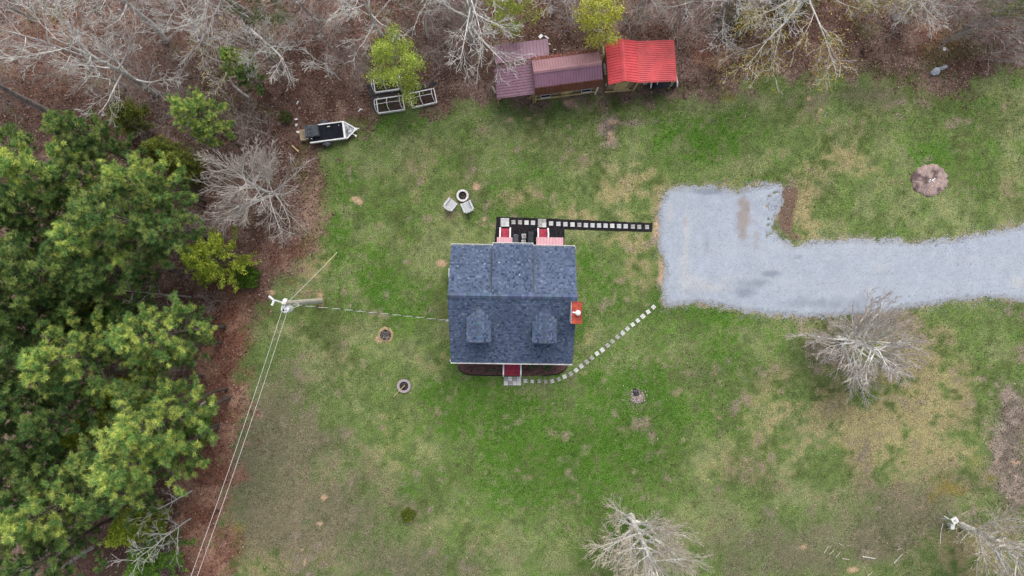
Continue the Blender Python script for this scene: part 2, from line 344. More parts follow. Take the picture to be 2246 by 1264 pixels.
def cover(x, y):
    px, py = 1123 + S * x, 632 - S * y
    n1, n2, n3 = fbm(x, y, 7.0, 0), fbm(x, y, 2.4, 1), fbm(x, y, 0.8, 2, 3)
    n4, n5 = fbm(x, y, 1.5, 3), fbm(x, y, 0.45, 4, 2)
    c = mixc(np.tile(col(104, 121, 70), (len(x), 1)), col(126, 135, 90), sm(.42, .66, n4))
    c = mixc(c, col(92, 104, 58), sm(.48, .66, n2) * .6)
    L = .10 + .7 * (n1 - .5) + 1.0 * (n2 - .5) + 1.0 * (n3 - .5) + .8 * (n5 - .5) + blobs(LUSH, px, py) * (.85 + 1.0 * (n2 - .3)) + blobs([(1230, 980, 330, 150, .32), (1480, 330, 170, 100, .15), (850, 420, 170, 170, .10), (860, 650, 130, 90, .2), (1620, 800, 160, 90, .12), (600, 1000, 200, 300, -.25), (1950, 1000, 250, 300, -.22), (2050, 250, 250, 90, -.05)], px, py)
    c = mixc(c, col(94, 121, 56), sm(-.05, .75, L + 1.0 * (n5 - .5) + .5 * (n3 - .5)) * .85)
    c = mixc(c, col(70, 106, 34), sm(.40, .95, L + 1.5 * (n3 - .5) + 1.5 * (n5 - .5)) * .8)
    c = c * (1 + .65 * (n5 - .5) + .35 * (n3 - .5))[:, None]
    D = -.06 + .9 * (n4 - .5) + .9 * (n2 - .5) + 1.1 * (n3 - .5) + .9 * (n5 - .5) + blobs(DRY, px, py) * (1.0 + 1.2 * (n4 - .35)) - .35 * np.clip(L, 0, 1)
    c = mixc(c, col(160, 147, 108), sm(-.02, .85, D + .8 * (n5 - .5)) * .85)
    G = blobs(GREY, px, py) + 1.1 * (n2 - .5) + .6 * (n3 - .5)
    c = mixc(c, col(112, 105, 88), sm(-.0, .95, G + .8 * (n5 - .5) + .5 * (n4 - .5)) * .80)
    c = mixc(c, col(128, 116, 48), sm(.25, .8, blobs(OLIVE, px, py) + .9 * (n3 - .5)) * .7)
    P = blobs(PLUM, px, py) + .9 * (n3 - .5) + .5 * (n2 - .5)
    c = mixc(c, mixc(np.tile(col(118, 104, 100), (len(x), 1)), col(150, 134, 126), sm(.4, .7, n5)), sm(.1, .9, P + .6 * (n5 - .5)) * .85)
    # woods: dead leaves
    w = sdist(WOODS, px, py) / S
    m = sm(-.8, 1.0, w + 3.2 * (n2 - .5) + 2.4 * (n3 - .5) + 1.2 * (n5 - .5))
    wc = mixc(np.tile(col(104, 83, 74), (len(x), 1)), col(138, 115, 105), sm(.38, .66, n3))
    wc = mixc(wc, col(86, 63, 54), sm(.45, .62, n1) * .6)
    R = np.clip(blobs([(500, 800, 70, 170, 1.1), (475, 1000, 80, 160, 1.1), (445, 1180, 80, 120, 1.0), (620, 560, 90, 60, .6), (300, 60, 330, 80, .35), (80, 150, 160, 120, .5), (1560, 120, 45, 32, 1.1), (2040, 70, 70, 50, .8)], px, py), 0, 1)
    wc = mixc(wc, mixc(np.tile(col(134, 92, 75), (len(x), 1)), col(172, 134, 113), sm(.4, .65, n4)), sm(.2, .8, R + .7 * (n2 - .5)) * .8)
    wc = mixc(wc, col(158, 132, 114), sm(.3, .9, blobs([(690, 480, 30, 90, 1.1), (660, 585, 50, 30, .9), (540, 880, 16, 70, .7), (515, 1000, 18, 70, .8), (490, 1150, 18, 70, .6), (700, 250, 60, 40, .3), (760, 230, 60, 30, .3)], px, py) + 1.2 * (n3 - .5)) * .6)
    wc = mixc(wc, col(88, 96, 50), sm(.62, .74, n2 + .3 * (n4 - .5)) * .45)
    c = mixc(c, wc, m)
    dd = sdist(DRIVE, px, py) / S + .7 * (n3 - .5) + .5 * (n5 - .5)
    c = mixc(c, col(158, 146, 128), sm(-.55, .05, dd) * .75 * sm(.25, .6, n3 + .1))
    c = mixc(c, col(196, 163, 136), sm(.3, .8, blobs(DIRT, px, py) * (.6 + .9 * (n5 - .1))) * .85)
    c = mixc(c, col(118, 98, 84), sm(.35, .7, blobs(SOIL, px, py) + .5 * (n3 - .5)))
    return c, m, np.clip(L, 0, 1), np.clip(D, 0, 1)

# ground sheet: fine grid under the yard, then out to the horizon
gx = np.concatenate([[-1500, -400, -120, -60], np.arange(-43, 43.01, 0.16), [60, 120, 400, 1500]])
gy = np.concatenate([[-1500, -400, -120, -45], np.arange(-26.5, 26.51, 0.16), [45, 120, 400, 1500]])
GX, GY = np.meshgrid(gx, gy); x, y = GX.ravel(), GY.ravel()
cc, lm, LL, DD = cover(x, y)
out = (np.abs(x) > 43.5) | (np.abs(y) > 27)
cc[out] = np.where(((y > 14) | (x < -18))[out][:, None], col(108, 86, 78), col(112, 124, 80))
zz = 0.05 * (fbm(x, y, 1.1, 5, 3) - .5) * (np.abs(x) < 44) * (np.abs(y) < 27) - 0.012
nx, ny = len(gx), len(gy)
idx = (np.arange(ny - 1)[:, None] * nx + np.arange(nx - 1)[None]).ravel()
F = np.c_[idx, idx + 1, idx + 1 + nx, idx + nx]
tag(np_obj('ground', np.c_[x, y, zz], F, M['ground'], vcol=cc, smooth=True), kind='structure')

# gravel driveway: a sheet of its own that dips under the lawn along its ragged edge
gx = np.arange(10.2, 56, 0.10); gy = np.arange(-2.6, 8.0, 0.10)
GX, GY = np.meshgrid(gx, gy); x, y = GX.ravel(), GY.ravel()
px, py = 1123 + S * x, 632 - S * y
d = sdist(DRIVE, px, py) / S
n3, n2, n5 = fbm(x, y, .5, 2, 3), fbm(x, y, 1.8, 6), fbm(x, y, .22, 3, 2)
weeds = blobs([(1690, 470, 16, 48, .85), (1660, 430, 16, 14, .3), (1700, 440, 14, 24, .4), (1530, 416, 40, 6, .35), (1705, 520, 12, 14, .4), (2080, 536, 60, 5, .3)], px, py)
hgt = np.clip((d + .55 * (n3 - .5) + .5 * (n5 - .5)) * .14, -.06, .035) - .06 * sm(.40, .46, weeds * .45 + 1.0 * (n5 - .5) + .5 * (n3 - .5))
strip = blobs([(1630, 478, 15, 62, 1.0), (1662, 520, 10, 24, .6), (1500, 495, 6, 24, .45), (1512, 480, 6, 30, .25)], px, py) + .9 * (n3 - .5)
tan = blobs([(1505, 520, 9, 60, .7), (1500, 600, 14, 60, .6), (1560, 632, 40, 8, .6), (1530, 615, 40, 14, .45), (1590, 610, 8, 20, .4), (1900, 590, 50, 16, .35), (2230, 620, 20, 14, .8), (1700, 590, 25, 6, .3), (1470, 470, 8, 40, .5)], px, py) + .8 * (n2 - .5)
dark = blobs([(1660, 620, 40, 10, .6), (1635, 642, 22, 12, .9), (1690, 600, 22, 7, .9), (1550, 420, 40, 8, 1.0), (1800, 665, 130, 16, .5), (1545, 560, 14, 60, .3), (1500, 640, 30, 20, .25), (2000, 600, 120, 8, .25)], px, py) + .8 * (n2 - .5) + .5 * (n3 - .5)
kc = lambda r, g, b: np.array(lin(r, g, b)) * .80
c = mixc(np.tile(kc(172, 180, 193), (len(x), 1)), kc(178, 186, 198), sm(.35, .65, n5))
c = mixc(c, kc(198, 196, 192), sm(.1, .8, tan) * .55)
trk = np.exp(-((py - 560 - 20 * np.sin(px / 160)) / 12) ** 2) + np.exp(-((py - 622 - 14 * np.sin(px / 140)) / 12) ** 2)
c = mixc(c, kc(188, 192, 198), trk * (px > 1500) * .35 * sm(.3, .7, n2))
c = mixc(c, kc(128, 136, 150), sm(.1, .9, dark) * .7)
c = mixc(c, kc(156, 142, 132), sm(.15, .9, strip) * .8)
c = mixc(c, kc(150, 146, 140), (1 - sm(0, .35, d)) * .5)
nx, ny = len(gx), len(gy)
idx = (np.arange(ny - 1)[:, None] * nx + np.arange(nx - 1)[None]).ravel()
F = np.c_[idx, idx + 1, idx + 1 + nx, idx + nx]
F = F[(hgt[F].max(1) > -.05)]
tag(np_obj('driveway', np.c_[x, y, hgt + .006], F, M['gravel'], vcol=c, smooth=True), kind='structure')
def on_drive(x, y):
    return sdist(DRIVE, 1123 + S * x, 632 - S * y) / S

# places where nothing grows: house, sheds, beds
NOGROW = [[(985, 536), (1262, 536), (1262, 826), (1246, 829), (1002, 829), (985, 800)], [(1086, 474), (1434, 488), (1434, 511), (1240, 506), (1240, 545), (1086, 545)],
          [(1095, 150), (1390, 125), (1395, 190), (1100, 215)]]
def growable(x, y):
    px, py = 1123 + S * x, 632 - S * y
    ok = on_drive(x, y) < .1
    for p in NOGROW: ok &= sdist(p, px, py) < 0
    return ok

rng = np.random.RandomState(11)
# grass blades
n = 230000
x, y = rng.uniform(-40, 40, n), rng.uniform(-23.5, 23.5, n)
c, m, L, D = cover(x, y)
keep = (rng.rand(n) > m * 1.15) & growable(x, y)
x, y, c, L = x[keep], y[keep], c[keep], L[keep]; n = len(x)
V, F, CO = [], [], []
for b in range(2):
    a = rng.uniform(0, 2 * np.pi, n); h = rng.uniform(.03, .09, n) * (.8 + .6 * L); r = rng.uniform(.02, .07, n); w = rng.uniform(.008, .02, n)
    ox, oy = x + rng.normal(0, .03, n), y + rng.normal(0, .03, n)
    A = np.c_[ox - np.sin(a) * w, oy + np.cos(a) * w, np.full(n, -.02)]
    B = np.c_[ox + np.sin(a) * w, oy - np.cos(a) * w, np.full(n, -.02)]
    T = np.c_[ox + np.cos(a) * r, oy + np.sin(a) * r, h]
    V.append(np.stack([A, B, T], 1).reshape(-1, 3)); F.append(np.arange(3 * n).reshape(-1, 3) + b * 3 * n)
    j = rng.lognormal(0, .5, n)[:, None]; straw = (rng.rand(n) < .07)[:, None]
    CO.append(np.where(straw, np.array(lin(178, 168, 136)) * rng.uniform(.5, 1.1, (n, 1)), np.clip(c * j * 1.08, 0, .7)))
tag(np_obj('lawn_grass', np.concatenate(V), np.concatenate(F), M['grass'], col=np.concatenate(CO)), 'short patchy green and straw coloured lawn grass around the house', 'grass', kind='stuff')

# dead leaves
n = 240000
x, y = rng.uniform(-42, 42, n), rng.uniform(-26, 26, n)
c, m, L, D = cover(x, y)
px, py = 1123 + S * x, 632 - S * y
pl = np.clip(blobs(PLUM, px, py), 0, 1)
keep = (rng.rand(n) < np.maximum(m * .98, np.maximum(pl * .4, .014))) & growable(x, y)
x, y, c = x[keep], y[keep], c[keep]; n = len(x)
def leaf_quads(x, y, z, size, rng, tilt=.5):
    n = len(x); a = rng.uniform(0, 2 * np.pi, n); l = size * rng.uniform(.6, 1.3, n); w = l * rng.uniform(.35, .6, n)
    u = np.c_[np.cos(a), np.sin(a), rng.normal(0, tilt, n)] * l[:, None]
    v = np.c_[-np.sin(a), np.cos(a), rng.normal(0, tilt, n)] * w[:, None]
    o = np.c_[x, y, z]
    V = np.stack([o - u, o + v, o + u, o - v], 1).reshape(-1, 3)
    return V, np.arange(4 * n).reshape(-1, 4)
V, F = leaf_quads(x, y, rng.uniform(.015, .06, n), .075, rng)
pal = np.array([lin(*t) for t in ((64, 44, 40), (92, 68, 64), (124, 98, 92), (164, 138, 130), (196, 172, 156), (110, 66, 52), (46, 34, 34), (140, 94, 78))]) * 1.05
LC = .6 * pal[rng.choice(8, n, p=[.2, .22, .18, .12, .05, .08, .1, .05])] + .4 * c * rng.lognormal(0, .4, n)[:, None]
tag(np_obj('leaf_litter', V, F, M['leaf'], col=LC), 'fallen brown leaves covering the woodland floor', 'leaves', kind='stuff')

# loose gravel along the ragged drive edge
n = 26000
x, y = rng.uniform(10.4, 40, n), rng.uniform(-2.5, 7.9, n)
d = on_drive(x, y)
keep = rng.rand(n) < np.exp(-np.abs(d - .0) / .3) * (d > -.9) * .8
x, y = x[keep], y[keep]; n = len(x)
oc = np.array([(1, 0, 0), (-1, 0, 0), (0, 1, 0), (0, -1, 0), (0, 0, .7), (0, 0, -.7)], float)
of = np.array([(0, 2, 4), (2, 1, 4), (1, 3, 4), (3, 0, 4), (2, 0, 5), (1, 2, 5), (3, 1, 5), (0, 3, 5)])
def stones(x, y, z, s, rng):
    n = len(x); V = oc[None] * s[:, None, None] * rng.uniform(.7, 1.3, (n, 6, 1))
    a = rng.uniform(0, 6.28, n); ca, sa = np.cos(a)[:, None], np.sin(a)[:, None]
    V = np.stack([V[..., 0] * ca - V[..., 1] * sa, V[..., 0] * sa + V[..., 1] * ca, V[..., 2]], -1) + np.c_[x, y, z][:, None]
    return V.reshape(-1, 3), (of[None] + 6 * np.arange(n)[:, None, None]).reshape(-1, 3)
V, F = stones(x, y, np.full(n, .025), rng.uniform(.018, .05, n), rng)
g = rng.uniform(.6, 1.15, n)[:, None] * np.array(lin(178, 188, 202)) * .9
x2, y2 = rng.uniform(10.8, 40, 30000), rng.uniform(-2.2, 7.4, 30000)
k2 = on_drive(x2, y2) > .12; x2, y2 = x2[k2], y2[k2]; n2_ = len(x2)
V2, F2 = stones(x2, y2, np.full(n2_, .04), rng.uniform(.012, .028, n2_), rng)
g = np.concatenate([g, rng.choice([.5, .65, .8, 1.0, 1.15, 1.25], n2_)[:, None] * np.array(lin(172, 182, 198)) * .8]); F = np.concatenate([F, F2 + len(V)]); V = np.concatenate([V, V2])
tag(np_obj('loose_gravel', V, F, M['stone'], col=np.repeat(g, 8, 0)), 'loose blue grey gravel stones scattered over the driveway and its edge', 'gravel', kind='stuff')
# ------------------------------------------------------------------ house
R = random.Random(3)
house = thing('house', 'white cottage with blue grey shingle roof, dormers and red chimney cap, middle of the lawn', 'house', (0.03, -0.53, 0), math.radians(-0.8))
HX, ZR, PIT = 4.195, 5.95, 0.667
YF, YB = -4.62, 3.37
ZF, ZB = ZR + YF * PIT, ZR - YB * PIT
# walls (extruded gable profile) on a block base
mb = MB(); wx, wf, wb = 3.93, -4.28, 3.02
prof = [(wf, .45), (wb, .45), (wb, ZR - wb * PIT - .16), (0, ZR - .16), (wf, ZR + wf * PIT - .16)]
vs = [(-wx, a, b) for a, b in prof] + [(wx, a, b) for a, b in prof]
mb.add(vs, [(0, 1, 2, 3, 4)[::-1], (5, 6, 7, 8, 9)] + [(i, (i + 1) % 5, (i + 1) % 5 + 5, i + 5) for i in range(5)])
wall = mb.build('wall', M['siding'], house)
MB().box(0, (wf + wb) / 2, 0, 2 * wx - .06, wb - wf - .06, .46).build('foundation', M['paver'], house)

PAL = [lin(*t) for t in ((78, 91, 115), (85, 98, 122), (92, 105, 129), (69, 81, 104), (99, 111, 134), (87, 98, 117), (112, 122, 142), (58, 69, 92))]
def slope(parent, x0, x1, ya, za, yb, zb, name='roof', thick=.12, axis='y', expo=.14, seed=1, gap=0.0):
    """rectangular shingled slope from its top edge (ya, za) down to (yb, zb); axis 'x' swaps x and y"""
    rr = random.Random(seed)
    T = (lambda u, w, z: (u, w, z)) if axis == 'y' else (lambda u, w, z: (w, u, z))
    ln = math.hypot(yb - ya, zb - za); dy, dz = (yb - ya) / ln, (zb - za) / ln
    nyv, nzv = (-dz, dy) if dy > 0 else (dz, -dy)
    if nzv < 0: nyv, nzv = -nyv, -nzv
    P = lambda u, s, h: T(u, ya + dy * s + nyv * h, za + dz * s + nzv * h)
    deck = MB().hexa([P(x0, 0, -thick), P(x1, 0, -thick), P(x1, ln, -thick), P(x0, ln, -thick), P(x0, 0, 0), P(x1, 0, 0), P(x1, ln, 0), P(x0, ln, 0)]).build(name, M['felt'], parent)
    sh = MB(); s = 0.0; row = 0
    while s < ln - .01:
        e = min(s + expo, ln); u = x0 - rr.random() * .3
        while u < x1:
            w = rr.choice((.10, .14, .18)); a, b = max(u, x0), min(u + w, x1); u += w
            if b - a < .01: continue
            c = PAL[rr.choices(range(8), (5, 6, 5, 3, 2.2, 3, .7, 1.3))[0]]; k = rr.uniform(.82, 1.05); c = (c[0] * k, c[1] * k, c[2] * k)
            hb = rr.choice((.018, .026, .034))
            sh.add([P(a, s - .01, .004), P(b, s - .01, .004), P(b, e, hb), P(a, e, hb), P(a, e, 0), P(b, e, 0)], [(0, 1, 2, 3), (3, 2, 5, 4)], c)
        s += expo; row += 1
    o = sh.build('shingles', M['shingle'], deck if parent is house else parent)
    o['kind'] = 'stuff'
    return deck
def ridge_cap(parent, x0, x1, y, z, seed, axis='y', drop=.16):
    rr = random.Random(seed); m = MB(); u = x0
    T = (lambda a, b, c: (a, b, c)) if axis == 'y' else (lambda a, b, c: (b, a, c))
    while u < x1:
        v = min(u + .15, x1); c = PAL[rr.choice((1, 2, 4, 5))]; c = tuple(q * rr.uniform(.75, 1.05) for q in c); t = rr.uniform(.03, .045)
        m.add([T(u, y - .17, z - drop * .7 + t), T(v, y - .17, z - drop * .7 + t + .012), T(v, y, z + t + .022), T(u, y, z + t + .01), T(v, y + .17, z - drop * .7 + t + .012), T(u, y + .17, z - drop * .7 + t)],
              [(0, 1, 2, 3), (3, 2, 4, 5)], c)
        u = v
    o = m.build('ridge_cap', M['shingle'], parent); return o

slope(house, -HX, HX, 0, ZR, YF, ZF, seed=4)
slope(house, -HX, HX, 0, ZR, YB, ZB, seed=5)
ridge_cap(house, -HX - .01, HX + .01, 0, ZR + .02, 6)
# white rake boards on both gables and gutters on the eaves
for sx in (-1, 1):
    for ye, ze in ((YF, ZF), (YB, ZB)):
        MB().beam((sx * (HX - .05), 0, ZR - .20), (sx * (HX - .05), ye, ze - .20), .028, .15).build('rake_board', M['white'], house)
def gutter(x0, x1, y, z, s):
    m = MB()
    m.box((x0 + x1) / 2, y + s * .055, z - .13, x1 - x0, .10, .012)
    m.box((x0 + x1) / 2, y + s * .108, z - .13, x1 - x0, .012, .125)
    m.box((x0 + x1) / 2, y + s * .100, z - .012, x1 - x0, .026, .012)
    g = m.build('gutter', M['white'], house)
    n = int((x1 - x0) / .62)
    for i in range(n + 1):
        MB().box(x0 + .03 + i * (x1 - x0 - .06) / n, y + s * .05, z - .004, .022, .12, .012).build('hanger', M['white'], g)
gutter(-HX, HX, YF, ZF - .01, -1)
gutter(-HX, -1.36, YB, ZB - .01, 1)
gutter(1.38, HX, YB, ZB - .01, 1)
for x, y, s in ((-HX + .02, YF - .05, -1), (HX - .02, YB + .05, 1)):     # downspouts
    m = MB(); zt = (ZF if s < 0 else ZB) - .14
    m.tube([(x, y, zt), (x + (.10 if x > 0 else -.10), y - s * .10, zt - .22), (x + (.06 if x > 0 else -.06), y - s * .26, zt - .5), (x + (.06 if x > 0 else -.06), y - s * .26, .1)], .035, 6)
    m.build('downspout', M['white'], house)
# rear shed dormer
SDZ, SDY = 4.92, 3.42
slope(house, -1.34, 1.32, .14, 5.93, SDY, SDZ, seed=7)
m = MB()
for sx in (-1.26, 1.24):
    m.add([(sx - .03, .3, 5.68), (sx + .03, .3, 5.68), (sx + .03, 3.04, 3.8), (sx - .03, 3.04, 3.8), (sx - .03, .3, 5.79), (sx + .03, .3, 5.79), (sx + .03, 3.04, 4.90), (sx - .03, 3.04, 4.90)],
          [(0, 1, 5, 4), (1, 2, 6, 5), (2, 3, 7, 6), (3, 0, 4, 7), (4, 5, 6, 7)])
m.box(-.01, 3.06, 2.9, 2.56, .06, 1.98)
m.build('dormer_wall', M['siding'], house)
gutter(-1.36, 1.34, SDY, SDZ - .01, 1)
for sx in (-1.40, 1.38):     # dark strips painting in the shade where the dormer meets the main slope
    MB().hexa([(sx - .06, .35, ZR - .35 * PIT + .03), (sx + .06, .35, ZR - .35 * PIT + .03), (sx + .06, YB - .02, ZB + .045), (sx - .06, YB - .02, ZB + .045), (sx - .06, .35, ZR - .35 * PIT + .05), (sx + .06, .35, ZR - .35 * PIT + .05), (sx + .06, YB - .02, ZB + .065), (sx - .06, YB - .02, ZB + .065)]).build('side_shade', M['shade_strip'], house)
for sx in (-1.36, 1.34): MB().beam((sx * .975, .25, 5.72), (sx * .975, SDY, SDZ - .20), .03, .14).build('rake_board', M['siding'], house)
# two front gable dormers
for k, dx in enumerate((-2.19, 2.15)):
    DZ, y0, y1, hw = 5.46, -.62, -3.06, .80
    for s in (-1, 1):
        slope(house, y1, y0, dx, DZ, dx + s * hw, DZ - hw * .62, axis='x', thick=.08, seed=20 + 2 * k + s)
        MB().beam((dx, y1 - .016, DZ - .05), (dx + s * hw, y1 - .016, DZ - hw * .62 - .05), .03, .11).build('rake_board', M['felt'], house)
    ridge_cap(house, y1, y0 - .02, dx, DZ + .01, 30 + k, axis='x', drop=.15)
    w = .68; yw = y1 + .18
    m = MB(); m.add([(dx - w, yw, 3.9), (dx + w, yw, 3.9), (dx + w, yw, DZ - w * .62 - .1), (dx, yw, DZ - .1), (dx - w, yw, DZ - w * .62 - .1),
                     (dx - w, -1.0, 3.9), (dx + w, -1.0, 3.9), (dx + w, -1.0, DZ - w * .62 - .1), (dx, -1.0, DZ - .1), (dx - w, -1.0, DZ - w * .62 - .1)],
                    [(0, 1, 2, 3, 4), (0, 4, 9, 5), (1, 6, 7, 2), (2, 7, 8, 3), (3, 8, 9, 4), (5, 9, 8, 7, 6)])
    m.build('dormer_wall', M['siding'], house)
    win = MB().box(dx, yw - .02, 4.15, .62, .05, .74).build('window', M['white'], house)
    for q in (0, 1): MB().box(dx, yw - .05, 4.20 + q * .34, .5, .02, .30).build('pane', M['glass'], win)
# vents on the rear slope
for px, py in ((1094, 577), (1139, 604), (1061, 580)):
    p = W(px, py, 5.2) - Vector((0.03, -0.53, 0)); z = ZR - p.y * (PIT if abs(p.x) > 1.3 else .30)
    m = MB(); m.lathe([(.07, z - .05), (.05, z + .03), (.035, z + .05), (.035, z + .24), (.0, z + .24)], p.x, p.y, 8)
    m.build('vent_pipe', M['steel'], house)
# chimney chase
cx, cy, ct = 4.09, -.98, 6.75
ch = MB().box(cx, cy, 0, .60, 1.32, ct).build('chimney', M['siding'], house)
MB().box(cx, cy, ct, .64, 1.36, .03).build('chimney_cap', M['chimcap'], ch)
m = MB()
for a, b, sx, sy in ((cx - .325, cy, .022, 1.40), (cx + .325, cy, .022, 1.40), (cx, cy - .689, .628, .022), (cx, cy + .689, .628, .022)): m.box(a, b, ct - .10, sx, sy, .165)
m.build('cap_rim', M['chimcap'], ch)
MB().box(cx - .34, cy, ct - .4, .03, 1.36, .42).build('trim_board', M['white'], ch)
m = MB(); m.lathe([(.085, ct + .02), (.085, ct + .30), (.17, ct + .31), (.175, ct + .36), (.09, ct + .43), (0.0, ct + .45)], cx + .05, cy, 14); m.build('flue_vent', M['white'], ch, smooth=False)
MB().beam((cx + .05, cy, ct + .07), (cx - .27, cy + .02, ct + .07), .10, .05).build('flue_brace', M['white'], ch)
# windows and doors below the eaves
def window(x, y, z, w, h, ax):
    s = (w, .05, h) if ax == 'y' else (.05, w, h)
    f = MB().box(x, y, z, *s).build('window', M['white'], house)
    k = (w - .14, .02) if ax == 'y' else (.02, w - .14)
    off = .025
    o = (0, -off if y < 0 else off) if ax == 'y' else (off if x > 0 else -off, 0)
    for q in (0, 1): MB().box(x + o[0], y + o[1], z + .07 + q * (h / 2 - .02), k[0], k[1], h / 2 - .11).build('pane', M['glass'], f)
for x in (-2.6, 2.6): window(x, wf - .02, 1.2, 1.5, 1.2, 'y')
for y in (-2.9, 1.4): window(-wx - .02, y, 1.2, .9, 1.2, 'x'); window(wx + .02, y, 1.2, .9, 1.2, 'x')
for y in (-1.0,): window(-wx - .02, y, 3.6, .9, 1.1, 'x')
for x, y, s in ((.12, wf - .02, -1), (-.62, wb + .02, 1), (1.86, wb + .02, 1)):
    d = MB().box(x, y, .62, .95, .05, 1.95).build('door', M['white'], house)
    MB().box(x, y + s * .03, 1.55, .5, .02, .7).build('pane', M['glass'], d)
    MB().lathe([(.03, 1.2), (.03, 1.26)], x + .38, y + s * .05, 8).build('handle', M['steel'], d)

# rear porch roofs of ribbed pink metal, each over its landing and steps
def local(px, py, z):
    p = W(px, py, z) - Vector((0.03, -0.53, 0)); a = math.radians(.8)
    return Vector((p.x * math.cos(a) - p.y * math.sin(a), p.x * math.sin(a) + p.y * math.cos(a), z))
def ribbed(parent, P, nrib, name, mat, w=.03, h=.022, th=.025, panels=1):
    """P(u,v,h): metal sheets with ribs; u across the ribs 0..1, v along 0..1; split into panels"""
    for q in range(panels):
        m = MB(); u0, u1 = q / panels, (q + 1) / panels; n = nrib // panels
        lo, hi = [], []
        us = [(u0, 0)]
        for i in range(n):
            c = u0 + (i + .5) / n * (u1 - u0)
            us += [(c - w, 0), (c - w * .45, h), (c + w * .45, h), (c + w, 0)]
        us.append((u1, 0))
        e = .0008 * (1 if q < panels - 1 else 0)
        us[-1] = (u1 - e, 0)
        V = [P(u, 0, hh) for u, hh in us] + [P(u, 1, hh) for u, hh in us] + [P(u, 0, hh - th) for u, hh in us] + [P(u, 1, hh - th) for u, hh in us]
        k = len(us); fs = []
        for i in range(k - 1):
            fs += [(i, i + 1, k + i + 1, k + i), (2 * k + i + 1, 2 * k + i, 3 * k + i, 3 * k + i + 1), (i + 1, i, 2 * k + i, 2 * k + i + 1), (k + i, k + i + 1, 3 * k + i + 1, 3 * k + i)]
        fs += [(0, k, 3 * k, 2 * k), (2 * k - 1, k - 1, 3 * k - 1, 4 * k - 1)]
        m.add(V, fs); m.build(name, mat, parent)
for (x0, x1, y0, n, pan) in ((1090, 1124, 520.5, 6, 2), (1176.5, 1235.5, 520.5, 10, 3)):
    a, b = local(x0, y0, 2.55), local(x1, y0, 2.55)
    pr = MB().beam((a.x + .05, 3.04, 2.62), (b.x - .05, 3.04, 2.62), .05, .1).build('porch_roof', M['white'], house)
    ribbed(pr, lambda u, v, h: (a.x + (b.x - a.x) * u, 3.03 + (a.y - 3.03) * v, 2.74 - .20 * v + h), n, 'roof_panel', M['pinkmetal'], w=.022 / (b.x - a.x), panels=pan)
    for x in (a.x + .08, b.x - .08): MB().beam((x, a.y - .12, .05), (x, a.y - .12, 2.50), .09, .09).build('post', M['white'], pr)
def steps(xc, wd, ytop, z, sgn, boards, name, label, treads):
    """landing boards then treads going down to the ground; white rails on both sides"""
    st = thing(name, label, 'steps', house.matrix_basis @ Vector((xc, ytop, 0)), math.radians(-.8))
    m = MB(); m.box(0, sgn * boards * .07, .02, wd - .1, boards * .14 - .04, z - .05); m.build('frame', M['darkwood'], st)
    for i in range(boards): MB().box(0, sgn * (i + .5) * .14, z - .03, wd, .134, .032).build('board', M['reddeck'], st)
    y = boards * .14; zz = z
    for t in range(treads):
        zz -= z / (treads + 1)
        MB().box(0, sgn * (y + .13 + t * .26), zz - .03, wd, .26, .035).build('tread', M['reddeck'], st)
        MB().box(0, sgn * (y + .24 + t * .26), .01, wd - .06, .022, zz - .045).build('riser', M['darkwood'], st)
    L = y + treads * .26
    for s in (-1, 1):
        xx = s * (wd / 2 + .06); m = MB()
        m.beam((xx, sgn * .02, z + .86), (xx, sgn * y, z + .86), .10, .05)
        m.beam((xx, sgn * y, z + .86), (xx, sgn * L, .92), .10, .05)
        m.beam((xx, sgn * .02, z + .12), (xx, sgn * y, z + .12), .05, .05)
        m.build('rail', M['white'], st)
        for yy, zb in ((.06, 0), (y, 0), (L - .05, 0)):
            MB().beam((xx, sgn * yy, zb), (xx, sgn * yy, (z + .9) if yy <= y else .98), .085, .085).build('post', M['white'], st)
        nb = max(3, int(y / .16))
        for i in range(1, nb): MB().beam((xx, sgn * y * i / nb, z + .14), (xx, sgn * y * i / nb, z + .84), .03, .03).build('baluster', M['white'], st)
    return st
p = local(1123.5, 797, .6)
steps(p.x, 1.12, wf - .03, .62, -1, 9, 'front_stoop', 'red board stoop with white rails in front of the house', 1)
for px, lab in ((1108, 'red rear steps with white rails, left pair behind the house'), (1190.5, 'red rear steps with white rails, right pair nearest the driveway')):
    p = local(px, 521, .6)
    steps(p.x, .60, wb + .05, .66, 1, 9, 'rear_steps', lab, 2)

# things against the left wall
def wloc(v): return house.matrix_basis @ Vector(v)
ac = thing('air_conditioner', 'white outdoor air conditioner unit with round black fan, left wall of house', 'air conditioner', wloc((-4.30, 1.55, 0)), math.radians(-.8))
MB().box(0, 0, 0, .74, .74, .06).build('pad', M['paver'], ac)
MB().box(0, 0, .06, .64, .64, .74).build('cabinet', M['white'], ac)
MB().lathe([(.25, .80), (.25, .815)], 0, 0, 20).build('fan_grille', M['rubber'], ac)
MB().lathe([(.10, .815), (.09, .84), (0, .85)], 0, 0, 12).build('fan_hub', M['steel'], ac)
m = MB(); [m.box(x, -.325, .12, .02, .012, .6) for x in np.linspace(-.28, .28, 9)]; m.build('louvre', M['steel'], ac)
bx = thing('crawl_space_cover', 'long low white cover box against the left wall of house', 'cover', wloc((-4.22, -.10, 0)), math.radians(-.8))
MB().box(0, 0, 0, .52, 1.06, .58).build('box', M['white'], bx)
m = MB(); m.hexa([(-.30, -.56, .58), (.27, -.56, .66), (.27, .56, .66), (-.30, .56, .58), (-.30, -.56, .61), (.27, -.56, .69), (.27, .56, .69), (-.30, .56, .61)]); m.build('lid', M['white'], bx)
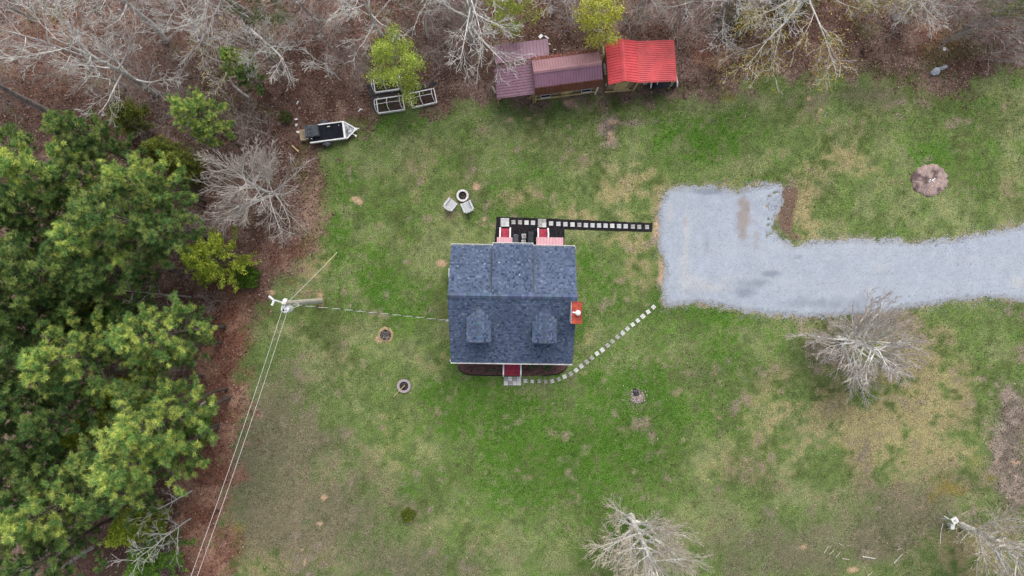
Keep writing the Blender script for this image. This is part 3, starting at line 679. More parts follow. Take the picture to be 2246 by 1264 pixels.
# covered things between the rear steps
def covered(px, py, w, l, h, label, mat):
    p = W(px, py, h); t = thing('covered_grill', label, 'grill cover', (p.x, p.y, 0), math.radians(-.8))
    m = MB(); m.box(0, 0, .04, w, l, h - .14, taper=.93); m.build('cover_skirt', mat, t)
    m = MB(); q = .93
    m.hexa([(-w / 2 * q, -l / 2 * q, h - .10), (w / 2 * q, -l / 2 * q, h - .10), (w / 2 * q, l / 2 * q, h - .10), (-w / 2 * q, l / 2 * q, h - .10),
            (-w / 2 * .8, -l / 2 * .85, h), (w / 2 * .8, -l / 2 * .85, h), (w / 2 * .7, l / 2 * .6, h + .02), (-w / 2 * .7, l / 2 * .6, h + .02)])
    m.build('cover_top', mat, t)
    MB().box(0, l / 2 + .01, .35, w * .5, .03, .03).build('handle', M['steel'], t)
covered(1131.5, 524, .44, .66, 1.0, 'slate blue covered grill beside the left rear steps', M['slate'])
covered(1164.5, 520, .46, .84, 1.15, 'tall dark grey covered grill beside the right rear steps', M['cover'])
for px, py, lab in ((1149, 518, 'pale speckled stone planter between the two covered grills, farther from the house'), (1148.5, 531, 'brown speckled stone planter between the two covered grills, against the house')):
    p = W(px, py, .3); t = thing('stone_planter', lab, 'planter', (p.x, p.y, 0), .1)
    MB().box(0, 0, 0, .27, .30, .30, taper=1.12).build('pot', M['paver'], t)
    V, F = stones(rng.uniform(-.1, .1, 22), rng.uniform(-.11, .11, 22), np.full(22, .31), rng.uniform(.02, .04, 22), rng)
    o = np_obj('pebbles', V, F, M['stone'], col=np.repeat(rng.uniform(.1, .5, (22, 1)) * np.array([[1, .92, .8]]), 8, 0), parent=t); o['kind'] = 'stuff'

# ------------------------------------------------------------------ paths and beds
Z1 = lambda a, b: (940 + a * .348, 440 + b * .348)
def flat_bed(name, pts, mat, h=.04, wob=True):
    P = [W(*p) for p in pts]; Q = []
    for i, a in enumerate(P):
        b = P[(i + 1) % len(P)]; n = max(1, int((b - a).length / .25))
        for k in range(n):
            q = a.lerp(b, k / n); Q.append((q.x + R.uniform(-.02, .02), q.y + R.uniform(-.02, .02)))
    return MB().poly(Q, -.08, h).build(name, mat)
path = flat_bed('mulch_path', [Z1(*p) for p in ((428, 102), (900, 121), (1411, 142), (1409, 198), (1100, 188), (857, 180), (855, 290), (415, 288))], M['mulch'], .035)
tag(path, kind='structure')
pav_me = [MB().box(0, 0, 0, .305, .305, .05).mesh('paver', M['paver']) for _ in range(1)]
M['paver_b'] = mat_of('concrete_paver_light', (0.55, 0.55, 0.54), 0.9, 0.2, nscale=5, var=0.14, fine=0.15, fscale=30)
M['paver_c'] = mat_of('concrete_paver_worn', (0.33, 0.32, 0.31), 0.9, 0.2, nscale=5, var=0.3, fine=0.2, fscale=30)
pav_me += [MB().box(0, 0, 0, .305, .305, .05).mesh('paver', M['paver_b']), MB().box(0, 0, 0, .29, .295, .05).mesh('paver', M['paver_c'])]
def paver(parent, px, py, z, rot, sc=1.0):
    o = bpy.data.objects.new('paver', R.choice(pav_me)); C.objects.link(o); o.parent = parent
    p = W(px, py, z); o.location = p - parent.location; o.rotation_euler = (R.uniform(-.04, .04), R.uniform(-.04, .04), rot); o.scale = (sc, sc, 1)
for a, b in ((535, 137), (576, 138), (617, 140), (658, 141), (772, 145), (818, 148), (862, 150), (907, 152), (950, 154), (991, 156), (1033, 157), (1074, 158), (1115, 159), (1157, 160), (1200, 162), (1242, 163), (1287, 165), (1327, 167), (1376, 168)):
    paver(path, *Z1(a, b), .033, R.uniform(-.06, .03))
for a, b in ((481, 138), (715, 143)):
    for i in (-1, 1):
        for j in (-1, 1): paver(path, *Z1(a + i * 13.4, b + j * 13.4), .034, R.uniform(-.025, .01))
stone_path = thing('stepping_stone_path', None, None, W(1250, 780, 0), kind='structure')
ST = [(610, 1137), (653, 1140), (695, 1138), (737, 1143), (779, 1138), (820, 1127), (856, 1110), (895, 1092), (930, 1070), (962, 1045), (997, 1018), (1029, 993), (1061, 965), (1094, 942), (1128, 914), (1158, 888), (1190, 861), (1222, 836), (1253, 809), (1286, 783), (1318, 757), (1350, 730), (1383, 702), (1417, 672)]
for i, (a, b) in enumerate(ST):
    q = ST[min(i + 1, len(ST) - 1)]; pz = ST[max(i - 1, 0)]
    paver(stone_path, *Z1(a, b), R.uniform(-.022, .008), -math.atan2(q[1] - pz[1], q[0] - pz[0]) + R.uniform(-.15, .15), .78 if i in (1, 3) else R.uniform(.9, 1.02))
for i in range(4):
    for j in range(2): paver(stone_path, 1109.5 + i * 9.6, 831 + j * 9.8, .02, R.uniform(-.04, .02))
for nm, pts, lab in (('mulch_bed', [(1000, 790), (1106, 790), (1106, 824), (1060, 823.5), (1030, 822), (1015, 818), (1005, 808)], 'brown mulch flower bed left of the red front stoop'),
                     ('mulch_bed', [(1141, 790), (1246, 790), (1243, 806), (1234, 816), (1222, 821), (1190, 824), (1141, 824)], 'brown mulch flower bed with leafy plants right of the red front stoop')):
    t = thing(nm, lab, 'flower bed', W(pts[0][0], 805)); t0 = t.location
    o = flat_bed('soil', pts, M['mulch_brown'], .06); o.parent = t; o.location = -t0
    m = MB(); P = [W(*p) for p in pts[2:]] if pts[0][0] < 1100 else [W(*p) for p in pts[1:6]]
    m = MB(); m.tube([Vector((p.x, p.y, .06)) for p in P], .035, 6); e = m.build('edging', M['rubber'], t); e.location = -t0
def rosette(px, py, label, r=.30, n=46, cl=(96, 130, 80), name='leafy_plant'):
    p = W(px, py); t = thing(name, label, 'plant', (p.x, p.y, .05)); V, F, CO = [], [], []
    for i in range(n):
        a, e, l, w = R.uniform(0, 6.28), R.uniform(.2, 1.1), r * R.uniform(.7, 1.2), .028
        c, s = math.cos(a), math.sin(a); b = len(V)
        mid = (c * l * .55, s * l * .55, l * math.sin(e) * .8)
        V += [(0, 0, 0), (mid[0] - s * w, mid[1] + c * w, mid[2]), (c * l, s * l, l * math.sin(e) * .5), (mid[0] + s * w, mid[1] - c * w, mid[2])]
        F.append((b, b + 1, b + 2, b + 3)); k = R.uniform(.6, 1.2); CO.append([q * k for q in lin(*cl)])
    np_obj('leaves', V, F, M['foliage'], col=CO, parent=t)
    MB().tube([(0, 0, -.04), (0, 0, .06)], .03, 6).build('stem', M['darkwood'], t)
rosette(1078, 812, 'grey green low plant in the left front flower bed', .22, 40, (120, 130, 112))
rosette(1168, 802, 'spiky green plant in the right front bed, nearer the stoop', .26)
rosette(1200, 803, 'spiky green plant in the right front bed, farther from the stoop', .34, 60)
# ------------------------------------------------------------------ sheds
rot = math.radians(7.6)
# gambrel shed
shed = thing('gambrel_shed', 'long shed with maroon gambrel metal roof and white window boxes', 'shed', (3.75, 14.86, 0), rot)
hl = 2.30
wm = MB(); prof = [(-.72, .12), (1.18, .12), (1.18, 2.85), (.9, 3.38), (0, 3.86), (-.72, 3.40)]
wm.add([(-hl + .12, a, b) for a, b in prof] + [(hl - .12, a, b) for a, b in prof], [(0, 1, 2, 3, 4, 5)[::-1], (6, 7, 8, 9, 10, 11)] + [(i, (i + 1) % 6, (i + 1) % 6 + 6, i + 6) for i in range(6)])
wm.build('wall', M['wood'], shed)
MB().box(0, -.86, .10, 2 * hl + .05, .10, .14).build('skid_beam', M['yellowwood'], shed)
MB().box(0, -.78, .02, 2 * hl, .08, .1).build('sill_beam', M['darkwood'], shed)
def strip(ya, za, yb, zb, mat, nrib, panels):
    ny, nz = (zb - za), -(yb - ya); l = math.hypot(ny, nz); ny, nz = ny / l, nz / l
    if nz < 0: ny, nz = -ny, -nz
    ribbed(shed, lambda u, v, h: (-hl + 2 * hl * u, ya + (yb - ya) * v + ny * h, za + (zb - za) * v + nz * h), nrib, 'roof_panel', mat, w=.022 / (2 * hl), h=.038, panels=panels)
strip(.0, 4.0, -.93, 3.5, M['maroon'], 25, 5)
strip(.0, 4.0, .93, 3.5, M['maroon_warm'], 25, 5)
strip(-.95, 3.485, -1.16, 2.45, M['russet'], 25, 5)
strip(.95, 3.485, 1.32, 3.0, M['russet'], 25, 5)
m = MB(); m.add([(-hl - .02, -.14, 3.97), (hl + .02, -.14, 3.97), (hl + .02, 0, 4.055), (-hl - .02, 0, 4.055), (hl + .02, .14, 3.97), (-hl - .02, .14, 3.97)], [(0, 1, 2, 3), (3, 2, 4, 5)])
m.build('ridge_cap', M['maroon_warm'], shed)
for sx in (-1, 1):
    for a, b in (((0, 3.99), (-.93, 3.48)), ((-.93, 3.48), (-1.16, 2.44)), ((0, 3.99), (.93, 3.48)), ((.93, 3.48), (1.32, 2.98))):
        MB().beam((sx * (hl + .012), a[0], a[1] - .03), (sx * (hl + .012), b[0], b[1] - .03), .02, .09).build('rake_trim', M['russet'], shed)
for x in (-1.45, 1.5):
    w = MB(); w.box(x, -.95, .62, .72, .03, .16); w.box(x, -.76, .62, .72, .03, .16); w.box(x - .345, -.855, .62, .03, .16, .16); w.box(x + .345, -.855, .62, .03, .16, .16)
    b = w.build('window_box', M['white'], shed); MB().box(x, -.855, .62, .655, .155, .10).build('soil', M['soil'], b)
    f = MB().box(x, -.74, .95, .74, .05, .8).build('window', M['white'], shed); MB().box(x, -.77, 1.0, .62, .02, .7).build('pane', M['glass'], f)
d = MB().box(.1, -.74, .2, .8, .05, 1.9).build('door', M['yellowwood'], shed); MB().box(.42, -.78, 1.1, .03, .04, .12).build('handle', M['steel'], d)
for x in (-2.2, 2.2): MB().beam((x, -1.0, .04), (x, -1.0, 2.45), .09, .09).build('post', M['white'] if x > 0 else M['yellowwood'], shed)

# two maroon lean-to roofs left of it
def lean(name, label, corners, z_of, nrib, panels, mat, posts, along):
    """corners TL TR BR BL as (px,py); along 'u' = ribs run left-right"""
    P4 = [W(a, b, z) for (a, b), z in zip(corners, z_of)]
    base = sum(P4, Vector()) / 4; base.z = 0
    t = thing(name, label, 'lean-to', base)
    q = [p - base for p in P4]
    def P(u, v, h):
        if along == 'u': u, v = v, u
        a = q[0].lerp(q[1], u); b = q[3].lerp(q[2], u); r = a.lerp(b, v); return (r.x, r.y, r.z + h)
    ln = (P4[0] - P4[3]).length if along == 'u' else (P4[0] - P4[1]).length
    ribbed(t, P, nrib, 'roof_panel', mat, w=.022 / ln, h=.038, panels=panels)
    for i in range(4):
        c = q[i] * .94; MB().beam((c.x, c.y, 0.0), (c.x, c.y, q[i].z - .12), .1, .1).build('post', posts, t)
    for i, j in ((0, 1), (1, 2), (2, 3), (3, 0)):
        a, b = q[i] * .94, q[j] * .94; a.z, b.z = q[i].z - .1, q[j].z - .1
        MB().beam(a, b, .05, .12).build('rafter', M['wood'], t)
    return t
lean('lean_to', 'maroon metal lean-to roof speckled with dead leaves, front left of the long shed', [(1083, 143), (1167, 131), (1175, 206), (1090, 217)], [2.25, 2.75, 2.75, 2.25], 13, 3, M['maroon'], M['wood'], 'u')
lean('lean_to', 'maroon metal lean-to roof under bare branches, behind the long shed', [(1085, 100), (1201, 85), (1205.5, 123.5), (1087, 140)], [2.1, 2.1, 2.55, 2.55], 16, 4, M['maroon'], M['wood'], 'v')

# red roofed shed with its own lean-to
rot2 = math.radians(4.1)
rs = thing('red_roof_shed', 'small timber shed with bright red metal roof and side lean-to', 'shed', (7.62, 15.62, 0), rot2)
h2 = 1.42
wm = MB(); prof = [(-.86, .1), (.98, .1), (.98, 2.5), (0, 3.02), (-.86, 2.55)]
wm.add([(a, -1.12, b) for a, b in prof] + [(a, 1.3, b) for a, b in prof], [(0, 1, 2, 3, 4), (5, 6, 7, 8, 9)[::-1]] + [((i + 1) % 5, i, i + 5, (i + 1) % 5 + 5) for i in range(5)])
wm.build('wall', M['wood'], rs)
def rstrip(xa, za, xb, zb, nrib, panels, y0=-h2, y1=h2):
    ribbed(rs, lambda u, v, h: (xa + (xb - xa) * v, y0 + (y1 - y0) * u, za + (zb - za) * v + h), nrib, 'roof_panel', M['redmetal'], w=.024 / (y1 - y0), h=.045, panels=panels)
rstrip(0, 3.2, -1.05, 2.62, 15, 3)
rstrip(0, 3.2, 1.10, 2.62, 15, 3)
rstrip(1.06, 2.54, 3.82, 2.25, 21, 3, -h2 + .02, h2 + .02)
m = MB(); m.add([(-.15, -h2 - .02, 3.155), (-.15, h2 + .02, 3.155), (0, h2 + .02, 3.25), (0, -h2 - .02, 3.25), (.15, h2 + .02, 3.155), (.15, -h2 - .02, 3.155)], [(0, 3, 2, 1), (3, 5, 4, 2)]); m.build('ridge_cap', M['redmetal'], rs)
for s in (-1, 1):
    for xa, za, xb, zb in ((0, 3.17, -1.05, 2.59), (0, 3.17, 1.1, 2.59), (1.12, 2.50, 3.82, 2.22)): MB().beam((xa, s * (h2 + .02), za), (xb, s * (h2 + .02), zb), .02, .09).build('rake_trim', M['redmetal'], rs)
MB().box(.05, -1.26, .05, 2.0, .10, .13).build('skid_beam', M['yellowwood'], rs)
MB().box(.25, -1.22, .32, 1.1, .14, .05).build('shelf', M['yellowwood'], rs)
d = MB().box(.1, -1.15, .2, .9, .05, 1.8).build('door', M['yellowwood'], rs); MB().box(.45, -1.19, 1.1, .03, .04, .12).build('handle', M['steel'], d)
for x, y in ((1.12, -1.3), (3.72, -1.3), (3.72, 1.3), (2.4, 1.3), (-.95, 1.0)): MB().beam((x, y, 0), (x, y, 2.25 if x > 0 else 2.5), .1, .1).build('post', M['yellowwood'], rs)
MB().beam((1.15, -1.32, 2.36), (3.8, -1.32, 2.12), .05, .12).build('rafter', M['wood'], rs)
MB().beam((1.15, 1.32, 2.36), (3.8, 1.32, 2.12), .05, .12).build('rafter', M['wood'], rs)
MB().beam((.98, -1.3, .1), (1.16, -1.05, 1.0), .05, .08).build('brace', M['wood'], rs)
# black buggy with white curved trim half under the red lean-to
p = W(1456, 176, .8)
bg_ = thing('utility_buggy', 'black buggy with white curved trim parked under the red lean-to', 'buggy', (p.x, p.y + .35, 0), rot2)
m = MB(); m.box(0, .2, .28, 1.5, 1.7, .34, taper=.94); m.build('body', M['tarp'], bg_)
m = MB(); m.hexa([(-.70, -.85, .60), (.70, -.85, .60), (.72, -.05, .66), (-.72, -.05, .66), (-.60, -.75, .70), (.60, -.75, .70), (.66, -.08, .86), (-.66, -.08, .86)]); m.build('hood', M['cover'], bg_)
m = MB(); m.box(0, .45, .62, 1.3, .5, .18); m.box(0, .72, .62, 1.3, .14, .6); m.build('seat', M['cover'], bg_)
for s in (-1, 1):
    m = MB(); m.tube([(s * .96, -.82, .62), (s * .95, -.6, .78), (s * .86, -.25, .92), (s * .80, .1, .95)], [.035, .06, .06, .035], 8); m.build('fender_trim', M['white'], bg_)
    for y in (-.55, .75):
        w = MB(); 
        ring = [(s * .78 + sx * .11, y, .28) for sx in (-1, 1)]; w.tube([ring[0], ring[1]], .28, 14); o = w.build('wheel', M['rubber'], bg_)
        MB().tube([(s * .78 - .115, y, .28), (s * .78 + .115, y, .28)], .13, 10).build('rim', M['steel'], o)
m = MB(); m.tube([(-.52, -.62, .78), (-.48, -.35, .98), (-.38, -.22, 1.06), (.38, -.22, 1.06), (.48, -.35, .98), (.52, -.62, .78)], .03, 7); m.build('brush_guard', M['white'], bg_)
m = MB(); m.tube([(-.62, -.06, .8), (-.6, -.02, 1.2), (.6, -.02, 1.2), (.62, -.06, .8)], .028, 7); m.build('roll_bar', M['tarp'], bg_)
# loose things round the sheds
def plank(name, label, cat, px, py, z, l, w, h, ang, mat, group=None, pitch=0.0):
    p = W(px, py, z); o = MB().box(0, 0, 0, l, w, h).build(name, mat, loc=(p.x, p.y, z), rot=ang)
    o.rotation_euler = (0, pitch, ang); return tag(o, label, cat, group)
b = thing('storage_bin', 'pale green lidded bin beside the red shed corner post', 'bin', W(1413, 183), .1)
MB().box(0, 0, 0, .30, .22, .32, taper=1.1).build('bin_body', M['greenbin'], b); MB().box(0, 0, .32, .36, .28, .04).build('lid', M['greenbin'], b)
plank('metal_sheet', 'long pale blue metal sheet lying between the two sheds', 'sheet', 1327, 152, .9, .85, .15, .02, math.radians(97), M['steel'])
plank('metal_sheet', 'short white metal sheet at the corner between the two sheds', 'sheet', 1331, 184, .6, .35, .15, .02, math.radians(75), M['white'])
plank('timber_plank', 'yellow timber plank beside the rear left edge of the red roof', 'plank', 1324.5, 117, .9, .9, .06, .06, math.radians(97), M['yellowwood'])
w = thing('timber_wedge', 'yellow timber wedge by the front corner of the maroon lean-to', 'ramp', W(1170, 213), math.radians(40))
MB().box(-.1, .08, 0, .5, .16, .14).build('block', M['yellowwood'], w); MB().box(.05, -.12, 0, .55, .09, .22).build('board', M['yellowwood'], w); MB().box(-.05, -.02, 0, .5, .05, .06).build('cross_piece', M['darkwood'], w)
p = W(1083, 197); lg = MB(); lg.tube([(-.28, 0, .1), (0, .01, .105), (.32, 0, .1)], [.085, .08, .07], 9); tag(lg.build('cut_log', M['bark_tan'], loc=p, rot=math.radians(-65)), 'short pale cut log beside the left edge of the maroon lean-to', 'log')
b = thing('red_bucket', 'small red and white bucket at the front left post of the maroon lean-to', 'bucket', W(1095, 220))
MB().lathe([(.10, 0), (.13, .2), (.115, .2), (.09, .03)], 0, 0, 12).build('pail', M['red'], b); MB().tube([(-.12, 0, .2), (-.07, 0, .28), (.07, 0, .28), (.12, 0, .2)], .008, 5).build('handle', M['white'], b)
for px, py, l, w, a, lab in ((1186, 80, .30, .22, .8, 'bent white sheet fragment poking out behind the rear lean-to roof'), (1199, 82, .34, .09, -.6, 'narrow white board just behind the top corner of the rear lean-to roof'),
                             (1205.5, 97, .16, .06, -.8, 'short white scrap right of the rear lean-to roof, nearer the roof corner'), (1217, 109, .18, .06, 0, 'short white scrap lying in leaves behind the long shed')):
    plank('white_scrap', lab, 'scrap', px, py, .06, l, w, .025, a, M['white'])
# leaves gathered on the lean-to roofs and the far shed edge
V, F, CC = [], [], []
def roof_leaves(n, fn, sz):
    pts = np.array([fn() for _ in range(n)]); v, f = leaf_quads(pts[:, 0], pts[:, 1], pts[:, 2], sz, rng, .15)
    V.append(v); F.append(f + sum(len(q) for q in V[:-1])); CC.append(pal[rng.choice(8, n)] * .8)
def on_quad(c, zs, f=lambda u, v: True):
    q = [W(a, b, z) for (a, b), z in zip(c, zs)]
    def fn():
        while True:
            u, v = rng.rand(), rng.rand()
            if f(u, v): break
        a = q[0].lerp(q[1], u); b = q[3].lerp(q[2], u); r = a.lerp(b, v); return (r.x, r.y, r.z + .035)
    return fn
A = ([(1083, 143), (1167, 131), (1175, 206), (1090, 217)], [2.25, 2.75, 2.75, 2.25]); B = ([(1085, 100), (1201, 85), (1205.5, 123.5), (1087, 140)], [2.1, 2.1, 2.55, 2.55])
roof_leaves(420, on_quad(*A, lambda u, v: rng.rand() < (1 - u) ** .7 * (1 - v * .6)), .03)
roof_leaves(420, on_quad(*A, lambda u, v: v < .10 and rng.rand() < 1 - abs(u - .35) * 1.7), .045)
roof_leaves(160, on_quad(*B, lambda u, v: v > .8 or u < .3), .035)
cs, sn = math.cos(rot), math.sin(rot)
def far_edge():
    xx, t = rng.uniform(-hl, hl), rng.rand(); yy = .93 + .38 * t; return (3.75 + xx * cs - yy * sn, 14.86 + xx * sn + yy * cs, 3.50 - .48 * t + .02)
roof_leaves(480, far_edge, .035)
tag(np_obj('roof_leaves', np.concatenate(V), np.concatenate(F), M['leaf'], col=np.concatenate(CC)), 'dead leaves caught on the maroon shed roofs', 'leaves', kind='stuff')

# ------------------------------------------------------------------ raised beds
fab = flat_bed('ground_fabric', [(803, 187), (826, 184), (836, 205), (884, 196), (898, 200), (955, 178), (958, 186), (900, 207), (838, 216), (832, 245), (820, 248)], M['fabric'], .02)
tag(fab, 'black ground fabric laid around the white raised beds', 'ground sheet')
def raised_bed(px, py, l, w, a, label, seed):
    p = W(px, py, .3); t = thing('raised_bed', label, 'planter', (p.x, p.y, 0), math.radians(a), 'white hooped raised beds')
    rr = random.Random(seed); hh = .32
    for x, y, sx, sy in ((0, w / 2, l, .06), (0, -w / 2, l, .06), (l / 2 - .03, 0, .06, w - .06), (-l / 2 + .03, 0, .06, w - .06)):
        MB().box(x, y, 0, sx, sy, hh).build('side_wall', M['white'], t)
    MB().box(0, 0, 0, l - .12, w - .07, hh - .10).build('soil', M['soil'], t)
    for x in (-l / 2 + .04, -.05, l / 2 - .10):
        pts = [(x - .12 * math.sin(math.pi * k / 10), -w / 2 + w * (1 - math.cos(math.pi * k / 10)) / 2, hh + .50 * math.sin(math.pi * k / 10)) for k in range(11)]
        MB().tube(pts, .022, 6).build('hoop', M['white'], t)
    MB().tube([(-l / 2 - .06, .0, hh + .50), (-.1, .02, hh + .53), (l / 2 - .18, 0, hh + .50)], .018, 6).build('ridge_pole', M['white'], t)
    n = 60; x, y = np.array([rr.uniform(-l / 2 + .15, 0 if seed == 1 else l / 2 - .15) for _ in range(n)]), np.array([rr.uniform(-w / 2 + .1, w / 2 - .1) for _ in range(n)])
    v, f = leaf_quads(x, y, np.full(n, hh - .06), .07, rng, .8)
    o = np_obj('seedlings', v, f, M['foliage'], col=np.array(lin(*((80, 110, 50) if seed != 2 else (120, 80, 70)))) * rng.uniform(.4, 1, (n, 1)), parent=t); o['kind'] = 'stuff'
raised_bed(856, 229, 1.98, 1.02, 8.5, 'white hooped raised bed with green seedlings, nearest the trailer', 1)
raised_bed(928, 215, 1.86, 1.02, 12.5, 'white hooped raised bed of bare soil, right of the other two', 2)
raised_bed(849, 184, 1.95, .98, 8, 'white hooped raised bed half hidden under the lime green tree', 3)
b = thing('white_bucket', 'round white bucket with dark inside behind the right raised bed', 'bucket', W(914, 190))
MB().lathe([(.11, 0), (.15, .34), (.16, .36), (.13, .36), (.095, .04)], 0, 0, 16).build('pail', M['white'], b)
MB().lathe([(.10, .05), (.10, .06)], 0, 0, 12).build('water', M['rubber'], b)

# ------------------------------------------------------------------ trailer
p = W(717, 291, .6)
tr = thing('utility_trailer', 'white framed utility trailer with black deck and pointed tongue', 'trailer', (p.x, p.y, 0), math.radians(7.6))
L2, W2 = 1.22, .60
MB().box(0, 0, .42, 2 * L2, 2 * W2, .06).build('chassis', M['steel'], tr)
MB().box(-.01, 0, .70, 2 * L2 - .04, 2 * W2 - .06, .03).build('deck_cover', M['tarp'], tr)
for y in (-1, 1): MB().box(0, y * W2, .44, 2 * L2 + .08, .07, .32).build('side_rail', M['white'], tr)
MB().box(L2 + .06, 0, .44, .13, 2 * W2 + .07, .34).build('front_rail', M['white'], tr)
m = MB(); m.poly([(L2 + .125, -W2), (L2 + .78, -.05), (L2 + .78, .05), (L2 + .125, W2)], .46, .50); m.build('tongue_deck', M['mesh'], tr)
for y in (-1, 1): MB().beam((L2 + .13, y * W2, .50), (L2 + .86, y * .04, .50), .075, .09).build('tongue_bar', M['white'], tr)
m = MB(); m.box(L2 + .86, 0, .44, .22, .16, .10); m.tube([(L2 + .95, 0, .5), (L2 + 1.12, .02, .52)], .04, 8); m.build('coupler', M['white'], tr)
m = MB(); m.tube([(L2 + .55, -.28, .55), (L2 + .78, -.46, .50)], .025, 6); m.lathe([(.07, .42), (.07, .52)], L2 + .8, -.48, 10); m.build('jack', M['white'], tr)
for y in (-1, 1):
    w = MB(); w.tube([(-.15, y * (W2 + .08), .30), (-.15, y * (W2 + .26), .30)], .30, 16); wo_ = w.build('wheel', M['rubber'], tr)
    MB().tube([(-.15, y * (W2 + .075), .30), (-.15, y * (W2 + .265), .30)], .15, 12).build('rim', M['steel'], wo_)
    m = MB(); pts = [(-.15 + .38 * math.cos(a), .30 + .36 * math.sin(a)) for a in np.linspace(0, math.pi, 9)]
    for (xa, za), (xb, zb) in zip(pts[:-1], pts[1:]):
        y0, y1 = y * (W2 + .05), y * (W2 + .28)
        m.add([(xa, y0, za), (xb, y0, zb), (xb, y1, zb), (xa, y1, za)], [(0, 1, 2, 3)])
    m.build('fender', M['slate'], tr)
for x, z in ((.2, .735), (.95, .735)): MB().box(x, .38, z, .2 if x < .5 else .05, .05, .01).build('scuff_plate', M['steel'], tr)
# box and crate on / behind the trailer
c7, s7 = math.cos(math.radians(7.6)), math.sin(math.radians(7.6))
tl = lambda x, y, z: (p.x + x * c7 - y * s7, p.y + x * s7 + y * c7, z)
bx = thing('cargo_box', 'dark slate cargo box with raised ribs on the rear of the trailer', 'box', tl(-.98, .16, .731), math.radians(7.6))
MB().box(0, 0, 0, 1.0, .84, .26, taper=.97).build('box_body', M['slate'], bx)
MB().box(.30, 0, .26, .34, .82, .07, taper=.92).build('lid_rib', M['slate'], bx)
MB().box(-.12, 0, .26, .30, .76, .04, taper=.9).build('lid_rib', M['slate'], bx)
MB().box(-.40, 0, .26, .18, .78, .06, taper=.9).build('lid_rib', M['slate'], bx)
for y in (.12, -.16): MB().box(-.10, y, .295, .10, .12, .03).build('latch', M['cover'], bx)
for x, y in ((-.42, -.46), (-.12, -.50)): MB().box(x, y, .0, .10, .05, .10).build('lamp', M['white'], bx)
ct_ = thing('wooden_crate', 'weathered brown wooden crate behind the trailer', 'crate', tl(-1.78, .10, 0), math.radians(7.6))
for k in range(5): MB().box(0, -.32 + k * .16, .42, .46, .145, .035).build('slat', M['wood'], ct_)
for y in (-.38, .38): MB().box(0, y, 0, .44, .04, .42).build('side_board', M['wood'], ct_)
for x in (-.2, .2): MB().box(x, 0, 0, .04, .72, .42).build('end_board', M['wood'], ct_)
for px, py, l, w, a, lab in ((653, 226, .26, .14, 1.0, 'crumpled pale grey scrap in the leaves, farthest up from the trailer'), (650, 262, .22, .10, .3, 'small white scrap just above the wooden crate'),
                             (651, 273, .34, .16, 1.3, 'pale grey cloth scrap left of the wooden crate'), (652.5, 290, .26, .22, .5, 'square white scrap left of the wooden crate'), (790, 241, .36, .08, .7, 'short white board in leaves left of the black ground fabric')):
    p2 = W(px, py, .05); m = MB()
    for k in range(4): m.box(R.uniform(-.3, .3) * l, R.uniform(-.3, .3) * w, .01 + .02 * k, l * R.uniform(.5, .8), w * R.uniform(.5, .9), .03, R.uniform(-.5, .5), taper=.7)
    tag(m.build('white_scrap', M['white'] if 'white' in lab else M['steel'], loc=(p2.x, p2.y, 0), rot=a), lab, 'scrap')
plank('timber_plank', 'splintered tan plank in the leaves below the trailer', 'plank', 648, 326, .05, .66, .10, .04, -.75, M['yellowwood'])

# ------------------------------------------------------------------ fire pits, chairs, plots
def ring(name, px, py, ro, ri, h, n, mat, label, cat='fire pit'):
    p = W(px, py); t = thing(name, label, cat, (p.x, p.y, 0))
    for k in range(n):
        a0, a1 = 2 * math.pi * (k + .025) / n, 2 * math.pi * (k + .975) / n; am = (a0 + a1) / 2; q = []
        hk = h + R.uniform(-.012, .012)
        pts = [(ri * math.cos(a0), ri * math.sin(a0)), (ro * math.cos(a0), ro * math.sin(a0)), (ro * math.cos(am), ro * math.sin(am)), (ro * math.cos(a1), ro * math.sin(a1)), (ri * math.cos(a1), ri * math.sin(a1)), (ri * math.cos(am), ri * math.sin(am))]
        MB().poly(pts, 0, hk).build('block', mat, t)
    MB().lathe([(ri - .01, .0), (ri - .02, .05), (ri * .5, .09), (.02, .07)], 0, 0, 14, wob=.0).build('ash_bed', M['ash'], t)
    V, F = stones(rng.normal(0, ri * .4, 26), rng.normal(0, ri * .4, 26), np.full(26, .10), rng.uniform(.025, .06, 26), rng)
    o = np_obj('charcoal', V, F, M['stone'], col=np.repeat(rng.uniform(.02, .14, (26, 1)) * np.array([[1.1, 1, .95]]), 8, 0), parent=t); o['kind'] = 'stuff'
    return t
ring('fire_pit', 1015, 430, .445, .30, .26, 12, M['block'], 'fire pit ring of pale blocks with two chairs beside it')
ring('fire_pit', 886.5, 846.5, .50, .33, .18, 14, M['block_pink'], 'pinkish grey stone ring with a pale stick across it, lower left lawn')
a, b = W(888, 845, .25), W(863, 871, .05)
tag(MB().tube([Vector((0, 0, 0)), (b - a) * .5 + Vector((0, 0, .02)), b - a], .026, 7).build('wooden_stick', M['yellowwood'], loc=a), 'straight pale stick leaning on the pinkish stone ring', 'stick')
